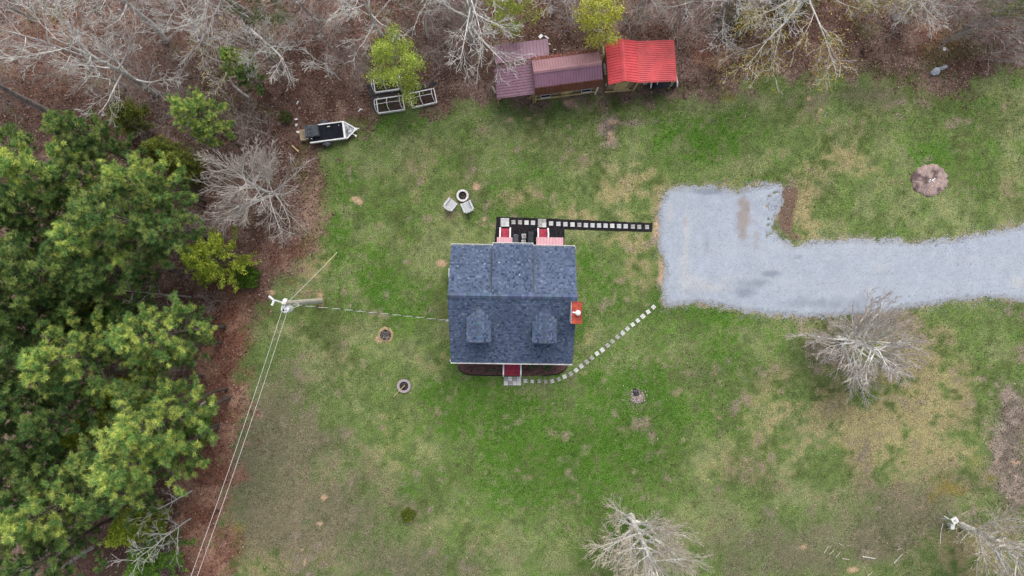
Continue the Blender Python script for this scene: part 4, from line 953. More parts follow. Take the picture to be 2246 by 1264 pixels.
def chair(px, py, ang, label):
    p = W(px, py, .35); t = thing('garden_chair', label, 'chair', (p.x, p.y, 0), ang, 'garden chairs by the fire pit')
    # faces +y
    for i in range(5): MB().box(0, .30 - i * .115, .36 - .022 * i, .50, .105, .03).build('seat_slat', M['plastic'], t)
    for i in range(5):
        x = -.20 + i * .10; hgt = .72 - abs(i - 2) * .05
        m = MB(); m.hexa([(x - .045, -.24, .30), (x + .045, -.24, .30), (x + .045, -.21, .30), (x - .045, -.21, .30), (x * 1.12 - .05, -.24 - .36 * hgt, .30 + hgt * .85), (x * 1.12 + .05, -.24 - .36 * hgt, .30 + hgt * .85), (x * 1.12 + .05, -.21 - .36 * hgt, .30 + hgt * .85), (x * 1.12 - .05, -.21 - .36 * hgt, .30 + hgt * .85)])
        m.build('back_slat', M['plastic'], t)
    for s in (-1, 1):
        MB().box(s * .33, .0, .52, .13, .70, .03).build('armrest', M['plastic'], t)
        MB().beam((s * .30, .32, 0), (s * .30, .32, .52), .08, .05).build('leg', M['plastic'], t)
        MB().beam((s * .28, .30, .30), (s * .28, -.42, .03), .04, .10).build('leg', M['plastic'], t)
    MB().box(0, -.36, .50, .60, .05, .08).build('back_brace', M['plastic'], t)
chair(988.5, 449, math.radians(-38), 'pale grey slatted garden chair left of the fire pit')
chair(1025, 453.5, math.radians(24), 'pale grey slatted garden chair below right of the fire pit')
# round plot of dead stems
p = W(846, 735); t = thing('stem_plot', 'round straw edged plot with dark soil and dead stems on the left lawn', 'plot', (p.x, p.y, 0))
rr = random.Random(8)
MB().lathe([(.60, -.02), (.52, .03), (.40, .05), (.40, .0)], 0, 0, 22, wob=.08, rng=rr).build('straw_rim', mat_of('straw', (.36, .27, .15), .95, .1, nscale=9, var=.3, fine=.4, fscale=24, bump=.7), t)
MB().lathe([(.42, .0), (.40, .05), (.2, .10), (.02, .12)], 0, 0, 18, wob=.06, rng=rr).build('soil', M['ash'], t)
m = MB()
for k in range(60):
    a, r = rr.uniform(0, 6.28), rr.uniform(.05, .36); l = rr.uniform(.1, .26); b_ = rr.uniform(0, 6.28)
    m.tube([(r * math.cos(a), r * math.sin(a), .06), (r * math.cos(a) + l * math.cos(b_), r * math.sin(a) + l * math.sin(b_), .14 + l * .5)], .012, 4)
m.build('dead_stems', M['twig'], t)['kind'] = 'stuff'
# wood chip mound
p = W(2039, 396); t = thing('chip_mound', 'round pinkish wood chip mound with white scraps on the right lawn', 'mound', (p.x, p.y, 0))
n = 22; vs, cs_ = [], []
prof = [(1.0, -.03), (.97, .03), (.8, .08), (.55, .12), (.28, .15), (.02, .16)]
wobs = [1 + rr.uniform(-.10, .09) for _ in range(48)]
V, F, CO = [], [], []
for ri_, z in prof:
    for k in range(48):
        a = 2 * math.pi * k / 48; V.append((math.cos(a) * ri_ * 1.36 * wobs[k], math.sin(a) * ri_ * 1.18 * wobs[k], z + rr.uniform(-.012, .012)))
for i in range(5):
    for k in range(48): F.append((i * 48 + k, i * 48 + (k + 1) % 48, (i + 1) * 48 + (k + 1) % 48, (i + 1) * 48 + k))
VA = np.array(V); nn = fbm(VA[:, 0] + 9, VA[:, 1], .7, 3, 3); lowleft = sm(.2, 1.2, -VA[:, 0] * .8 - VA[:, 1] * .5 + .2)
vc = mixc(np.tile(np.array(lin(164, 143, 137)) * .88, (len(V), 1)), np.array(lin(98, 82, 82)) * .9, sm(.56, .66, nn + .14 * lowleft))
np_obj('wood_chips', V, F, M['mulch_pink'], vcol=vc, parent=t)
ch_n = 500; a = rng.uniform(0, 6.28, ch_n); r_ = np.sqrt(rng.rand(ch_n))
v, f = leaf_quads(np.cos(a) * r_ * 1.28, np.sin(a) * r_ * 1.1, .05 + .11 * (1 - r_), .05, rng, .3)
np_obj('chips', v, f, M['leaf'], col=np.array(lin(176, 152, 146)) * rng.uniform(.5, 1.15, (ch_n, 1)), parent=t)['kind'] = 'stuff'
for k, (x, y) in enumerate(((.18, .05), (.28, .10), (.10, -.02), (-.05, .02), (-.12, -.1), (.20, -.08))): MB().box(x, y, .14, .11 - .01 * k, .07, .03, k).build('scrap', M['white'], t)
# rubble heap
p = W(1398, 869); t = thing('rubble_heap', 'small heap of pale stones and dark ash on the lower lawn', 'rubble', (p.x, p.y, 0))
MB().lathe([(.36, -.02), (.30, .04), (.02, .09)], -.08, .18, 14, wob=.15, rng=rr).build('ash', M['ash'], t)
MB().lathe([(.55, -.02), (.46, .03), (.02, .07)], .02, -.04, 14, wob=.2, rng=rr).build('soil', mat_of('pale_soil', (.22, .17, .14), .95, .1, nscale=9, var=.4, fine=.4, fscale=22, bump=.7), t)
n = 230; x, y = rng.normal(.04, .36, n), rng.normal(-.08, .38, n); x[:40] *= 2; y[:40] *= 2.4
V, F = stones(x, y, np.full(n, .05), rng.uniform(.016, .05, n), rng)
np_obj('stones', V, F, M['stone'], col=np.repeat(rng.uniform(.2, .72, (n, 1)) * np.array([[1, .94, .9]]), 8, 0), parent=t)['kind'] = 'stuff'
# rocks at the upper right wood edge
def rock(px, py, s, lab, seed):
    rr = random.Random(seed); m = MB(); m.lathe([(s, -.05), (s * .95, .12 * s / .3), (s * .6, .3 * s / .3 * .6), (.02, .22 * s / .3)], 0, 0, 9, wob=.25, rng=rr)
    o = m.build('boulder', M['rock'], loc=W(px, py), rot=rr.random() * 6); o.scale = (1.3, .75, 1); o.rotation_euler = (0, 0, .35); tag(o, lab, 'rock')
rock(2051, 158, .34, 'flat blue grey boulder at the upper right woods edge, larger of two', 1)
rock(2068, 149, .22, 'flat blue grey boulder at the upper right woods edge, smaller of two', 2)
b = thing('white_pail_lid', 'round white lid lying in the leaves of the upper right woods', 'lid', W(2071, 108)); MB().lathe([(.13, 0), (.13, .04), (.11, .045), (.02, .04)], 0, 0, 14).build('disc', M['white'], b); MB().lathe([(.04, .04), (.04, .06)], 0, 0, 8).build('knob', M['steel'], b)

# ------------------------------------------------------------------ white meter boxes at the lower right
p = W(2094, 1142, 1.0); t = thing('utility_box', 'white slotted utility box on splayed legs beside the lower right bare tree', 'utility box', (p.x, p.y, 0), math.radians(32))
MB().box(0, 0, .92, .42, .40, .16).build('cabinet', M['white'], t)
for x, y, l in ((-.02, .06, .2), (.06, -.06, .12), (-.10, -.02, .06)): MB().box(x, y, 1.08, l, .035, .006).build('slot', M['rubber'], t)
for x, y in ((-.17, -.15), (.17, -.15), (.17, .15), (-.17, .15)): MB().beam((x * 1.7, y * 1.7, 0), (x, y, .93), .04, .04).build('leg', M['steel'], t)
MB().beam((-.2, .1, .6), (-.5, .25, .35), .03, .03).build('brace', M['steel'], t); MB().beam((-.2, .12, .8), (-.35, .5, .7), .05, .03).build('brace', M['steel'], t)
p = W(2090, 1156, .55); t = thing('utility_pedestal', 'plain white rectangular pedestal just below the slotted utility box', 'pedestal', (p.x, p.y, 0), math.radians(-3))
MB().box(0, 0, 0, .24, .20, .50).build('cabinet', M['steel'], t); MB().box(0, 0, .50, .28, .36, .04).build('lid', M['white'], t)

# sticks on the lower right lawn
STK = [(1812, 1205, 18, -58, .03, 'thick pale stick, leftmost of the scattered sticks in the lower right grass'), (1822, 1199, 9, -52, .022, 'short pale stick beside the leftmost thick stick'), (1824, 1211, 14, -45, .026, 'slanting pale stick in the middle of the scattered sticks'),
       (1838, 1216, 16, -52, .024, 'slanting pale stick, lowest of the slanted row'), (1845, 1194, 12, 25, .02, 'short flat lying stick at the top of the scattered sticks'), (1860, 1197, 8, -20, .016, 'tiny stick at the right end of the scattered sticks'),
       (1855, 1226, 17, 8, .03, 'pale stick lying level below the slanted sticks'), (1905, 1223, 29, 9, .036, 'long white stick lying level on its own near the bottom edge'), (1970, 1225, 28, -48, .026, 'long thin stick slanting up right of the long white stick'),
       (1974, 1205, 12, -12, .018, 'thin short stick just above the long thin slanting stick'), (1908, 1258, 14, -40, .024, 'stick cut off by the bottom edge of the photo'), (1826, 1181, 9, 70, .018, 'upright short stick above the scattered sticks'),
       (2065, 1170, 46, -82, .03, 'long thin crooked stick left of the white utility box'), (2115, 1125, 16, -32, .024, 'pale stick just above right of the white utility box'), (1810, 252, 16, -60, .024, 'small pale stick on the upper right lawn'),
       (1636, 252, 14, -70, .02, 'thin grey twig on the upper lawn below the yellow budded tree'), (1480, 1230, 1, 0, .01, None)]
for px, py, l, a, r, lab in STK:
    if not lab: continue
    rr = random.Random(px); ln = l / S; a = -math.radians(a)
    m = MB(); bow = rr.uniform(-.06, .06) * ln + (.05 if l > 25 else 0)
    m.tube([(-ln / 2, 0, r), (-ln / 6, bow, r * 1.1), (ln / 6, bow, r * 1.1), (ln / 2, 0, r)], [r * 1.1, r, r * .9, r * .6], 6)
    tag(m.build('stick', M['bark_tan'] if l < 25 else M['bark_pale'], loc=W(px, py), rot=a), lab, 'stick', 'sticks on the lawn')

# ------------------------------------------------------------------ utility pole, wires
base = W(703, 660); PH = 8.2
pole = thing('utility_pole', 'weathered wooden utility pole with white transformer left of the house', 'utility pole', base)
MB().tube([(0, 0, -.2), (0, 0, 3), (-.02, 0, 6), (-.02, 0, PH)], [.20, .18, .16, .14], 12).build('post', M['polewood'], pole)
m = MB(); m.lathe([(.0, 6.75), (.24, 6.76), (.27, 6.82), (.27, 7.60), (.24, 7.66), (.08, 7.70), (.06, 7.72)], -.12, -.36, 16); tf = m.build('transformer', M['white'], pole)
for x, y in ((-.22, -.30), (-.02, -.40)): MB().lathe([(.04, 7.68), (.06, 7.74), (.03, 7.78), (.055, 7.84), (.02, 7.92)], x, y, 8).build('bushing', M['white'], tf)
MB().lathe([(.075, 7.705), (.06, 7.73)], -.2, -.44, 10).build('hatch', M['cover'], tf)
MB().beam((-.05, -.12, 7.2), (-.05, -.02, 7.2), .12, .3).build('bracket', M['steel'], tf)
arm = MB().beam((-.02, .0, 7.95), (-.75, .22, 7.95), .09, .09).build('cross_arm', M['steel'], pole)
for xa, ya, xb, yb in ((-.70, .20, -.98, .42), (-.66, .18, -.80, -.12)):
    m = MB(); n = 7
    prof = []
    for k in range(n): prof.append(((xa + (xb - xa) * k / (n - 1), ya + (yb - ya) * k / (n - 1), 8.02 - .05 * k / n), .055 if k % 2 else .085))
    m.tube([q for q, _ in prof], [r for _, r in prof], 8); m.build('insulator', M['white'], arm)
MB().lathe([(.05, PH - .02), (.075, PH + .06), (.045, PH + .10), (.07, PH + .16), (.02, PH + .22)], -.02, 0, 8).build('insulator', M['white'], pole)
MB().lathe([(.13, 7.78), (.14, 7.82), (.14, 8.0), (.13, 8.04)], .0, .16, 10).build('junction_box', M['white'], pole)
MB().tube([(.14, -.10, 7.6), (.30, -.30, 7.35), (.55, -.20, 7.0), (.40, -.05, 6.6), (.17, -.02, 6.4)], .022, 6).build('drip_loop', M['wire'], pole)
MB().tube([(.165, -.03, .1), (.155, -.03, 3), (.14, -.03, 6.4)], .022, 6).build('conduit', M['steel'], pole)
MB().beam((.10, -.135, 2.2), (.10, -.135, 2.75), .10, .02).build('number_plate', M['steel'], pole)
def wire(name, label, a, b, r, sag, mat, n=24, ext=1.0):
    pts = []
    for k in range(n + 1):
        t = k / n * ext; q = a.lerp(b, t); q.z -= sag * 4 * (k / n) * (1 - k / n); pts.append(q - a)
    return tag(MB().tube(pts, r, 5).build(name, mat, loc=a), label, 'cable')
wire('power_line', 'left one of two parallel pale power lines running down from the pole', W(620, 677, 8.0), W(414, 1266, 8.0), .016, .5, M['wire'], ext=1.35)
wire('power_line', 'right one of two parallel pale power lines running down from the pole', W(632, 677, 7.6), W(428, 1266, 7.6), .016, .5, M['wire'], ext=1.35)
a, b = base + Vector((0.02, .1, 7.3)), W(739, 555, .05)
gw = thing('guy_wire', 'taut guy wire with yellow guard anchoring the pole to the upper lawn', 'cable', b)
MB().tube([(0, 0, -.1), a - b], .018, 6).build('strand', M['wire'], gw)
MB().tube([(0, 0, .05), (a - b) * .26], .032, 8).build('guard', M['rope'], gw)
MB().lathe([(.04, -.1), (.04, .12)], 0, 0, 8).build('anchor_rod', M['steel'], gw)
# twisted service drop to the house
a, b = base + Vector((.15, -.12, 6.95)), W(982, 703.5, 4.2)
sv = thing('service_drop', 'dashed looking twisted service cable from the pole to the house', 'cable', a)
for nm, ph, mt, rad in (('bare_strand', 0, M['wire'], .016), ('insulated_strand', math.pi, M['wire_black'], .016)):
    pts = []; n = 230; L = (b - a).length; d = (b - a).normalized(); u = d.cross(Vector((0, 0, 1))).normalized(); v = u.cross(d)
    for k in range(n + 1):
        t = k / n; q = (b - a) * t; q.z -= .35 * 4 * t * (1 - t); th = 2 * math.pi * t * L / .78 + ph
        pts.append(q + u * math.cos(th) * .012 + v * math.sin(th) * .03)
    MB().tube(pts, rad, 4).build(nm, mt, sv)
MB().lathe([(.07, 4.0), (.07, 4.5), (.10, 4.52), (.02, 4.62)], 0, 0, 8).build('weatherhead', M['steel'], sv).location = Vector((b.x, b.y, 0)) - a
# ------------------------------------------------------------------ trees
def frusta(P0, P1, R0, R1, n):
    P0, P1 = np.array(P0, float), np.array(P1, float); R0, R1 = np.array(R0)[:, None, None], np.array(R1)[:, None, None]
    d = P1 - P0; d /= np.linalg.norm(d, axis=1, keepdims=True) + 1e-9
    ref = np.where(np.abs(d[:, 2:3]) > .9, np.array([[1., 0, 0]]), np.array([[0, 0, 1.]]))
    u = np.cross(d, ref); u /= np.linalg.norm(u, axis=1, keepdims=True) + 1e-9; v = np.cross(d, u)
    a = np.arange(n) * 2 * np.pi / n
    ring = u[:, None] * np.cos(a)[None, :, None] + v[:, None] * np.sin(a)[None, :, None]
    V = np.concatenate([P0[:, None] + ring * R0, P1[:, None] + ring * R1], 1).reshape(-1, 3)
    k = np.arange(n); f = np.c_[k, (k + 1) % n, (k + 1) % n + n, k + n]
    F = (f[None] + 2 * n * np.arange(len(P0))[:, None, None]).reshape(-1, 4)
    return V, F
def unit(v):
    l = math.sqrt(v[0] ** 2 + v[1] ** 2 + v[2] ** 2) + 1e-9; return (v[0] / l, v[1] / l, v[2] / l)
def side_dir(d, ang, az):
    d = Vector(d); u = d.orthogonal().normalized(); v = d.cross(u)
    q = d * math.cos(ang) + (u * math.cos(az) + v * math.sin(az)) * math.sin(ang); return (q.x, q.y, q.z)

def skeleton(rr, h, r0, top, nch, ratio, ang, trop, wob, tmin=.35, tw=.012):
    """branching tree; returns list of (level, p0, p1, r0, r1)"""
    segs = []; NS = (7, 6, 4, 3, 2, 2)
    def grow(p, d, L, r, lev, target=None):
        n = NS[lev]; pts = [p]; dirs = []
        for i in range(n):
            w = wob[min(lev, len(wob) - 1)]
            d = unit((d[0] + rr.gauss(0, w), d[1] + rr.gauss(0, w), d[2] + rr.gauss(0, w) + trop[min(lev, len(trop) - 1)]))
            q = (p[0] + d[0] * L / n, p[1] + d[1] * L / n, max(p[2] + d[2] * L / n, .05))
            ra, rb = r * (1 - i / n * .8), r * (1 - (i + 1) / n * .8)
            segs.append((lev, p, q, max(ra, tw), max(rb, tw * .7))); p = q; pts.append(p); dirs.append(d)
        if lev >= len(nch): return
        k = nch[lev]; az = rr.uniform(0, 6.28)
        for j in range(k):
            t = tmin + (1 - tmin) * (j + rr.random()) / k if lev == 0 else .2 + .8 * (j + rr.random()) / k
            i = min(int(t * n), n - 1); f = t * n - i
            b = tuple(pts[i][e] + (pts[i + 1][e] - pts[i][e]) * f for e in range(3)); az += 2.4 + rr.uniform(-.5, .5)
            grow(b, side_dir(dirs[i], ang[min(lev, len(ang) - 1)] * rr.uniform(.75, 1.25), az), L * ratio[min(lev, len(ratio) - 1)] * (1.15 - .55 * t) * rr.uniform(.75, 1.2), r * (1 - .72 * t) * .52, lev + 1)
    grow((0, 0, -.1), unit((top[0], top[1], h)), math.sqrt(top[0] ** 2 + top[1] ** 2 + h * h), r0, 0)
    return segs

def bare_tree(name, label, px, py, h=9, seed=1, r0=.16, top=(0, 0), nch=(12, 7, 5, 3), ratio=(.55, .52, .5, .5), ang=(.85, .55, .5, .5), trop=(.03, .06, .05, .03), wob=(.05, .065, .09, .12),
              bark='bark_pale', twig=None, tmin=.35, tw=.012, group=None, leaves=None, cat='tree', split=1):
    rr = random.Random(seed); t = thing(name, label, cat, W(px, py), 0, group)
    s = skeleton(rr, h, r0, top, nch, ratio, ang, trop, wob, tmin, tw)
    big = [q for q in s if q[0] <= split]; small = [q for q in s if q[0] > split]
    V, F = frusta([q[1] for q in big], [q[2] for q in big], [q[3] for q in big], [q[4] for q in big], 7)
    np_obj('trunk', V, F, M[bark], parent=t, smooth=True)
    V, F = frusta([q[1] for q in small], [q[2] for q in small], [q[3] for q in small], [q[4] for q in small], 3)
    np_obj('crown', V, F, M[twig or bark], parent=t)
    if leaves:
        n, size, cl, spread = leaves; src = [q for q in s if q[0] >= 2]; rg = np.random.RandomState(seed)
        pk = rg.choice(len(src), n); f = rg.rand(n, 1); A, B = np.array([q[1] for q in src])[pk], np.array([q[2] for q in src])[pk]
        P = A + (B - A) * f + rg.normal(0, spread, (n, 3)); V, F = leaf_quads(P[:, 0], P[:, 1], P[:, 2], size, rg, .6)
        np_obj('leaves', V, F, M['foliage'], col=np.array([lin(*c) for c in cl])[rg.choice(len(cl), n)] * rg.lognormal(0, .22, n)[:, None], parent=t)
    return t

rr_ = random.Random(55)
bare_tree('bare_tree', 'big white limbed bare tree, second from the left along the top edge', 365, 92, 11, 1, .20, (1.2, .3), tmin=.55, ratio=(.5, .5, .5, .5), ang=(1.0, .55, .5, .5))
bare_tree('bare_tree', 'leaning grey bare tree left of the small pines in the upper left woods', 342, 206, 12, 2, .20, (0, 0), bark='bark_pale', tmin=.3, ratio=(.38, .5, .5, .5))
bare_tree('bare_tree', 'thick trunked bare tree at the left edge above the pines', 102, 243, 12.5, 3, .24, (-.8, .6), bark='bark_grey', twig='bark_pale', tmin=.35, ratio=(.45, .5, .5, .5))
bare_tree('bare_tree', 'bare tree with twin grey trunk bases at the top edge, beside the drooping limb', 543, 46, 13, 4, .24, (0, 0), bark='bark_grey', twig='bark_pale', tmin=.25, ratio=(.42, .5, .5, .5), ang=(1.2, .7, .6, .6))
bare_tree('bare_tree', 'slimmer grey bare trunk just right of the twin trunk tree at top', 556, 38, 13, 5, .18, (.6, -.2), (6, 5, 4, 2), bark='bark_grey', tmin=.5)
p0, p1 = W(545, 58), W(634, 126, 6.0)
bare_tree('bare_tree', 'low leaning bare tree with fan of fine twigs pointing toward the trailer', 547, 62, 6.0, 6, .12, ((p1 - p0).x, (p1 - p0).y), (10, 6, 4), tmin=.4, ratio=(.35, .5, .5))
bare_tree('bare_tree', 'pale bare tree above the lime green tree, upper woods', 838, 80, 8.5, 7, .15, (0, 0), tmin=.25)
bare_tree('bare_tree', 'slender crooked bare trunk between the lime tree and the big sycamore', 938, 82, 9, 8, .10, (-.3, 0), (8, 5, 4), wob=(.12, .14, .16), tmin=.4)
bare_tree('bare_tree', 'large white sycamore like bare tree overhanging the maroon lean-to', 1036, 92, 10.5, 9, .22, (.2, -.2), (13, 8, 5, 3), tmin=.28, ratio=(.5, .5, .5, .5), ang=(1.1, .55, .5, .5), trop=(.02, .03, .02, .0), tw=.014)
bare_tree('bare_tree', 'bare tree with drooping grey twigs right of the red roof', 1572, 45, 8.5, 10, .16, (.2, .2), (11, 7, 5, 3), bark='bark_grey', twig='bark_pale', tmin=.25, ang=(1.0, .7, .7, .7))
bare_tree('bare_tree', 'bare tree over rust coloured leaves at the top, left of the yellow budded tree', 1640, 40, 8, 11, .15, (.5, -.5), (10, 6, 5, 3), bark='bark_grey', twig='bark_pale', tmin=.3)
bare_tree('budding_tree', 'wide white limbed tree with olive yellow buds at the upper right', 1728, 44, 6.5, 12, .26, (.3, -.2), (9, 7, 5, 3), tmin=.35, ratio=(1.0, .55, .5, .45), ang=(1.25, .55, .6, .6), trop=(.02, .02, .0, .0), tw=.014,
          leaves=(9000, .06, ((158, 146, 66), (176, 158, 84), (136, 134, 50), (190, 170, 104)), .28))
wide = bare_tree('bare_tree', 'pale bare tree spreading beside the gravel drive', 1840, 741, 4.8, 93, .19, (.3, -.5), (30, 8, 6, 4), tmin=.08, ratio=(.60, .55, .5, .55), ang=(1.0, .42, .4, .4), trop=(.02, .03, .02, .02), wob=(.05, .045, .05, .07), bark='bark_pale', twig='bush', tw=.011, split=2)
wide.scale = (1.35, 1.0, 1.0)
bare_tree('bare_tree', 'pale bare tree standing at the bottom edge below the lawn', 1384, 1132, 8.0, 84, .26, (.1, 0), (30, 8, 6, 4), tmin=.06, ratio=(.52, .55, .5, .55), ang=(.80, .42, .4, .4), wob=(.05, .045, .05, .07), bark='bark_pale', twig='bark_tan', tw=.011, split=2)
bare_tree('bare_tree', 'large tan bare tree in the lower right corner', 2110, 1153, 8.6, 85, .26, (-.4, .1), (32, 8, 6, 4), tmin=.12, ratio=(.58, .55, .5, .55), ang=(.78, .42, .4, .4), wob=(.05, .045, .05, .07), bark='bark_pale', twig='bark_tan', tw=.012, split=2)
bare_tree('bare_tree', 'dense bushy leafless tree between the pines and the lawn', 608, 428, 5.8, 86, .14, (.1, -.1), (24, 8, 6, 3), tmin=.06, ratio=(.6, .55, .55, .55), ang=(1.0, .5, .5, .5), wob=(.07, .08, .10, .12), bark='bark_pale', twig='bush', tw=.011, split=2)
bare_tree('bare_tree', 'lone leafless pole sapling at the lower left woods edge, higher of two', 421, 1077, 6, 17, .06, (0, 0), (10, 4, 3), tmin=.3, ratio=(.25, .5, .5), tw=.01)
bare_tree('bare_tree', 'lone leafless pole sapling at the lower left woods edge, lower of two', 418, 1138, 8, 18, .07, (0, 0), (16, 5, 3), tmin=.2, ratio=(.26, .5, .5), tw=.01)
bare_tree('bare_tree', 'white branched dead tree showing among the lower left pines', 205, 1200, 9, 19, .13, (.6, 1.2), (9, 5, 4, 2), tmin=.4, ratio=(.45, .5, .5, .5))
bare_tree('bare_tree', 'long leaning pale trunk in the bottom left corner', 165, 1172, 11, 20, .10, (-.5, 0), (8, 4, 3), tmin=.3, ratio=(.2, .5, .5))
bare_tree('bare_tree', 'thin leafless tree jutting right from the pines level with the utility pole', 418, 652, 9, 21, .08, (0, 0), (8, 4, 3), tmin=.35, ratio=(.2, .5, .5), bark='bark_grey')
bare_tree('bare_tree', 'bare twiggy sapling beside the cut log, above the trailer', 746, 176, 4.6, 22, .06, (-.6, .4), (10, 5, 3), tmin=.2, ratio=(.42, .5, .5), tw=.011)
bare_tree('bare_tree', 'broken pale snag poking from the pines by the red leaf strip', 450, 881, 5, 23, .10, (-.2, -.2), (3, 2), tmin=.6, ratio=(.2, .4), bark='bark_pale')
bare_tree('bare_tree', 'fan of grey stems at the upper right beside the green shrub', 2065, 94, 4.2, 24, .07, (1.2, .8), (12, 6, 4), tmin=.05, ratio=(.8, .5, .5), ang=(.4, .5, .5), bark='bark_grey', twig='twig')
bare_tree('budding_tree', 'small crooked tree dotted with pale yellow buds above the small pines', 545, 214, 5.2, 25, .10, (-.8, .2), (9, 5, 4, 2), tmin=.3, ratio=(.6, .5, .5, .5), ang=(1.1, .7, .7, .7), wob=(.16, .16, .2, .2), trop=(.02, .0, .0, 0),
          leaves=(620, .05, ((214, 200, 120), (196, 186, 92), (224, 210, 150)), .10))
for q, (px, py, h, sd, lab) in enumerate(((70, 45, 9, 201, 'white bare tree in the extreme upper left corner'), (190, 128, 8, 202, 'thin bare tree between the two big upper left bare trees'), (452, 96, 8, 203, 'thin bare tree left of the twin trunk tree, upper left'),
        (705, 58, 8, 204, 'fine twigged bare tree above the cut log sapling, top edge'), (772, 40, 8, 205, 'fine twigged bare tree at the top edge left of the lime tree'), (985, 40, 8, 206, 'fine twigged bare tree at the top edge left of the sycamore'), (1215, 30, 8, 207, 'bare tree at the top edge left of the yellow green tree'),
        (1400, 22, 8, 208, 'bare tree at the top edge above the red roof'), (1505, 30, 7.5, 209, 'bare tree at the top edge just right of the red roof'), (1880, 28, 8, 210, 'bare tree at the top edge just right of the yellow budded tree'), (1960, 40, 7, 211, 'fine twigged bare tree in the brown thicket, nearer the budded tree'),
        (2030, 34, 7, 212, 'fine twigged bare tree in the brown thicket, nearer the upper right corner'), (620, 150, 6, 213, 'slim bare tree right of the smallest upper pines'), (275, 190, 6, 214, 'slim bare tree just left of the leaning grey bare tree'))):
    bare_tree('bare_tree', lab, px, py, h, sd, .11, (rr_.uniform(-.4, .4), rr_.uniform(-.4, .4)), (13, 7, 5, 3), tmin=.2, ratio=(.45, .55, .5, .5), ang=(.9, .5, .5, .5), bark='bark_pale' if q % 3 else 'bark_grey', twig='bush' if q % 2 else 'bark_pale', tw=.009)
LIME = ((176, 192, 80), (158, 178, 68), (196, 206, 104), (132, 156, 62))
bare_tree('lime_leaf_tree', 'lime green spring tree shading the raised beds', 882, 200, 7.0, 31, .12, (-.1, .3), (14, 6, 4), tmin=.18, ratio=(.33, .5, .5), bark='bark_grey', leaves=(8500, .052, LIME, .2))
bare_tree('lime_leaf_tree', 'yellow green tree with white trunk behind the long shed', 1306, 111, 8.0, 32, .11, (-1.5, .5), (14, 6, 4), tmin=.3, ratio=(.27, .5, .5), bark='bark_pale', leaves=(6000, .062, ((196, 196, 76), (176, 182, 62), (210, 208, 104), (150, 156, 58)), .2))
bare_tree('lime_leaf_tree', 'small lime green tree above the rear maroon lean-to', 1138, 66, 5.0, 33, .08, (-.2, .2), (10, 5, 4), tmin=.2, ratio=(.45, .5, .5), bark='bark_grey', leaves=(2200, .06, ((152, 168, 56), (130, 150, 50), (168, 178, 80)), .16))
bare_tree('lime_leaf_tree', 'bright green tree in the upper right corner', 2165, 42, 5.5, 34, .08, (.2, .2), (12, 5, 4), tmin=.15, ratio=(.5, .5, .5), bark='bark_grey', leaves=(2600, .075, ((118, 142, 30), (98, 128, 34), (140, 156, 50)), .15))
bare_tree('lime_leaf_tree', 'thin pale green sapling at the top edge left of centre', 655, 66, 6, 35, .06, (0, 0), (9, 5, 3), tmin=.2, ratio=(.35, .5, .5), bark='bark_grey', leaves=(1100, .07, ((96, 110, 64), (84, 100, 54), (110, 120, 80)), .16))
bare_tree('lime_leaf_tree', 'faint olive leafed sapling between the lime tree and the sycamore, top edge', 905, 68, 7, 36, .06, (-.2, .2), (9, 5, 3), tmin=.3, ratio=(.35, .5, .5), bark='bark_grey', leaves=(900, .06, ((120, 120, 66), (104, 106, 60)), .2))

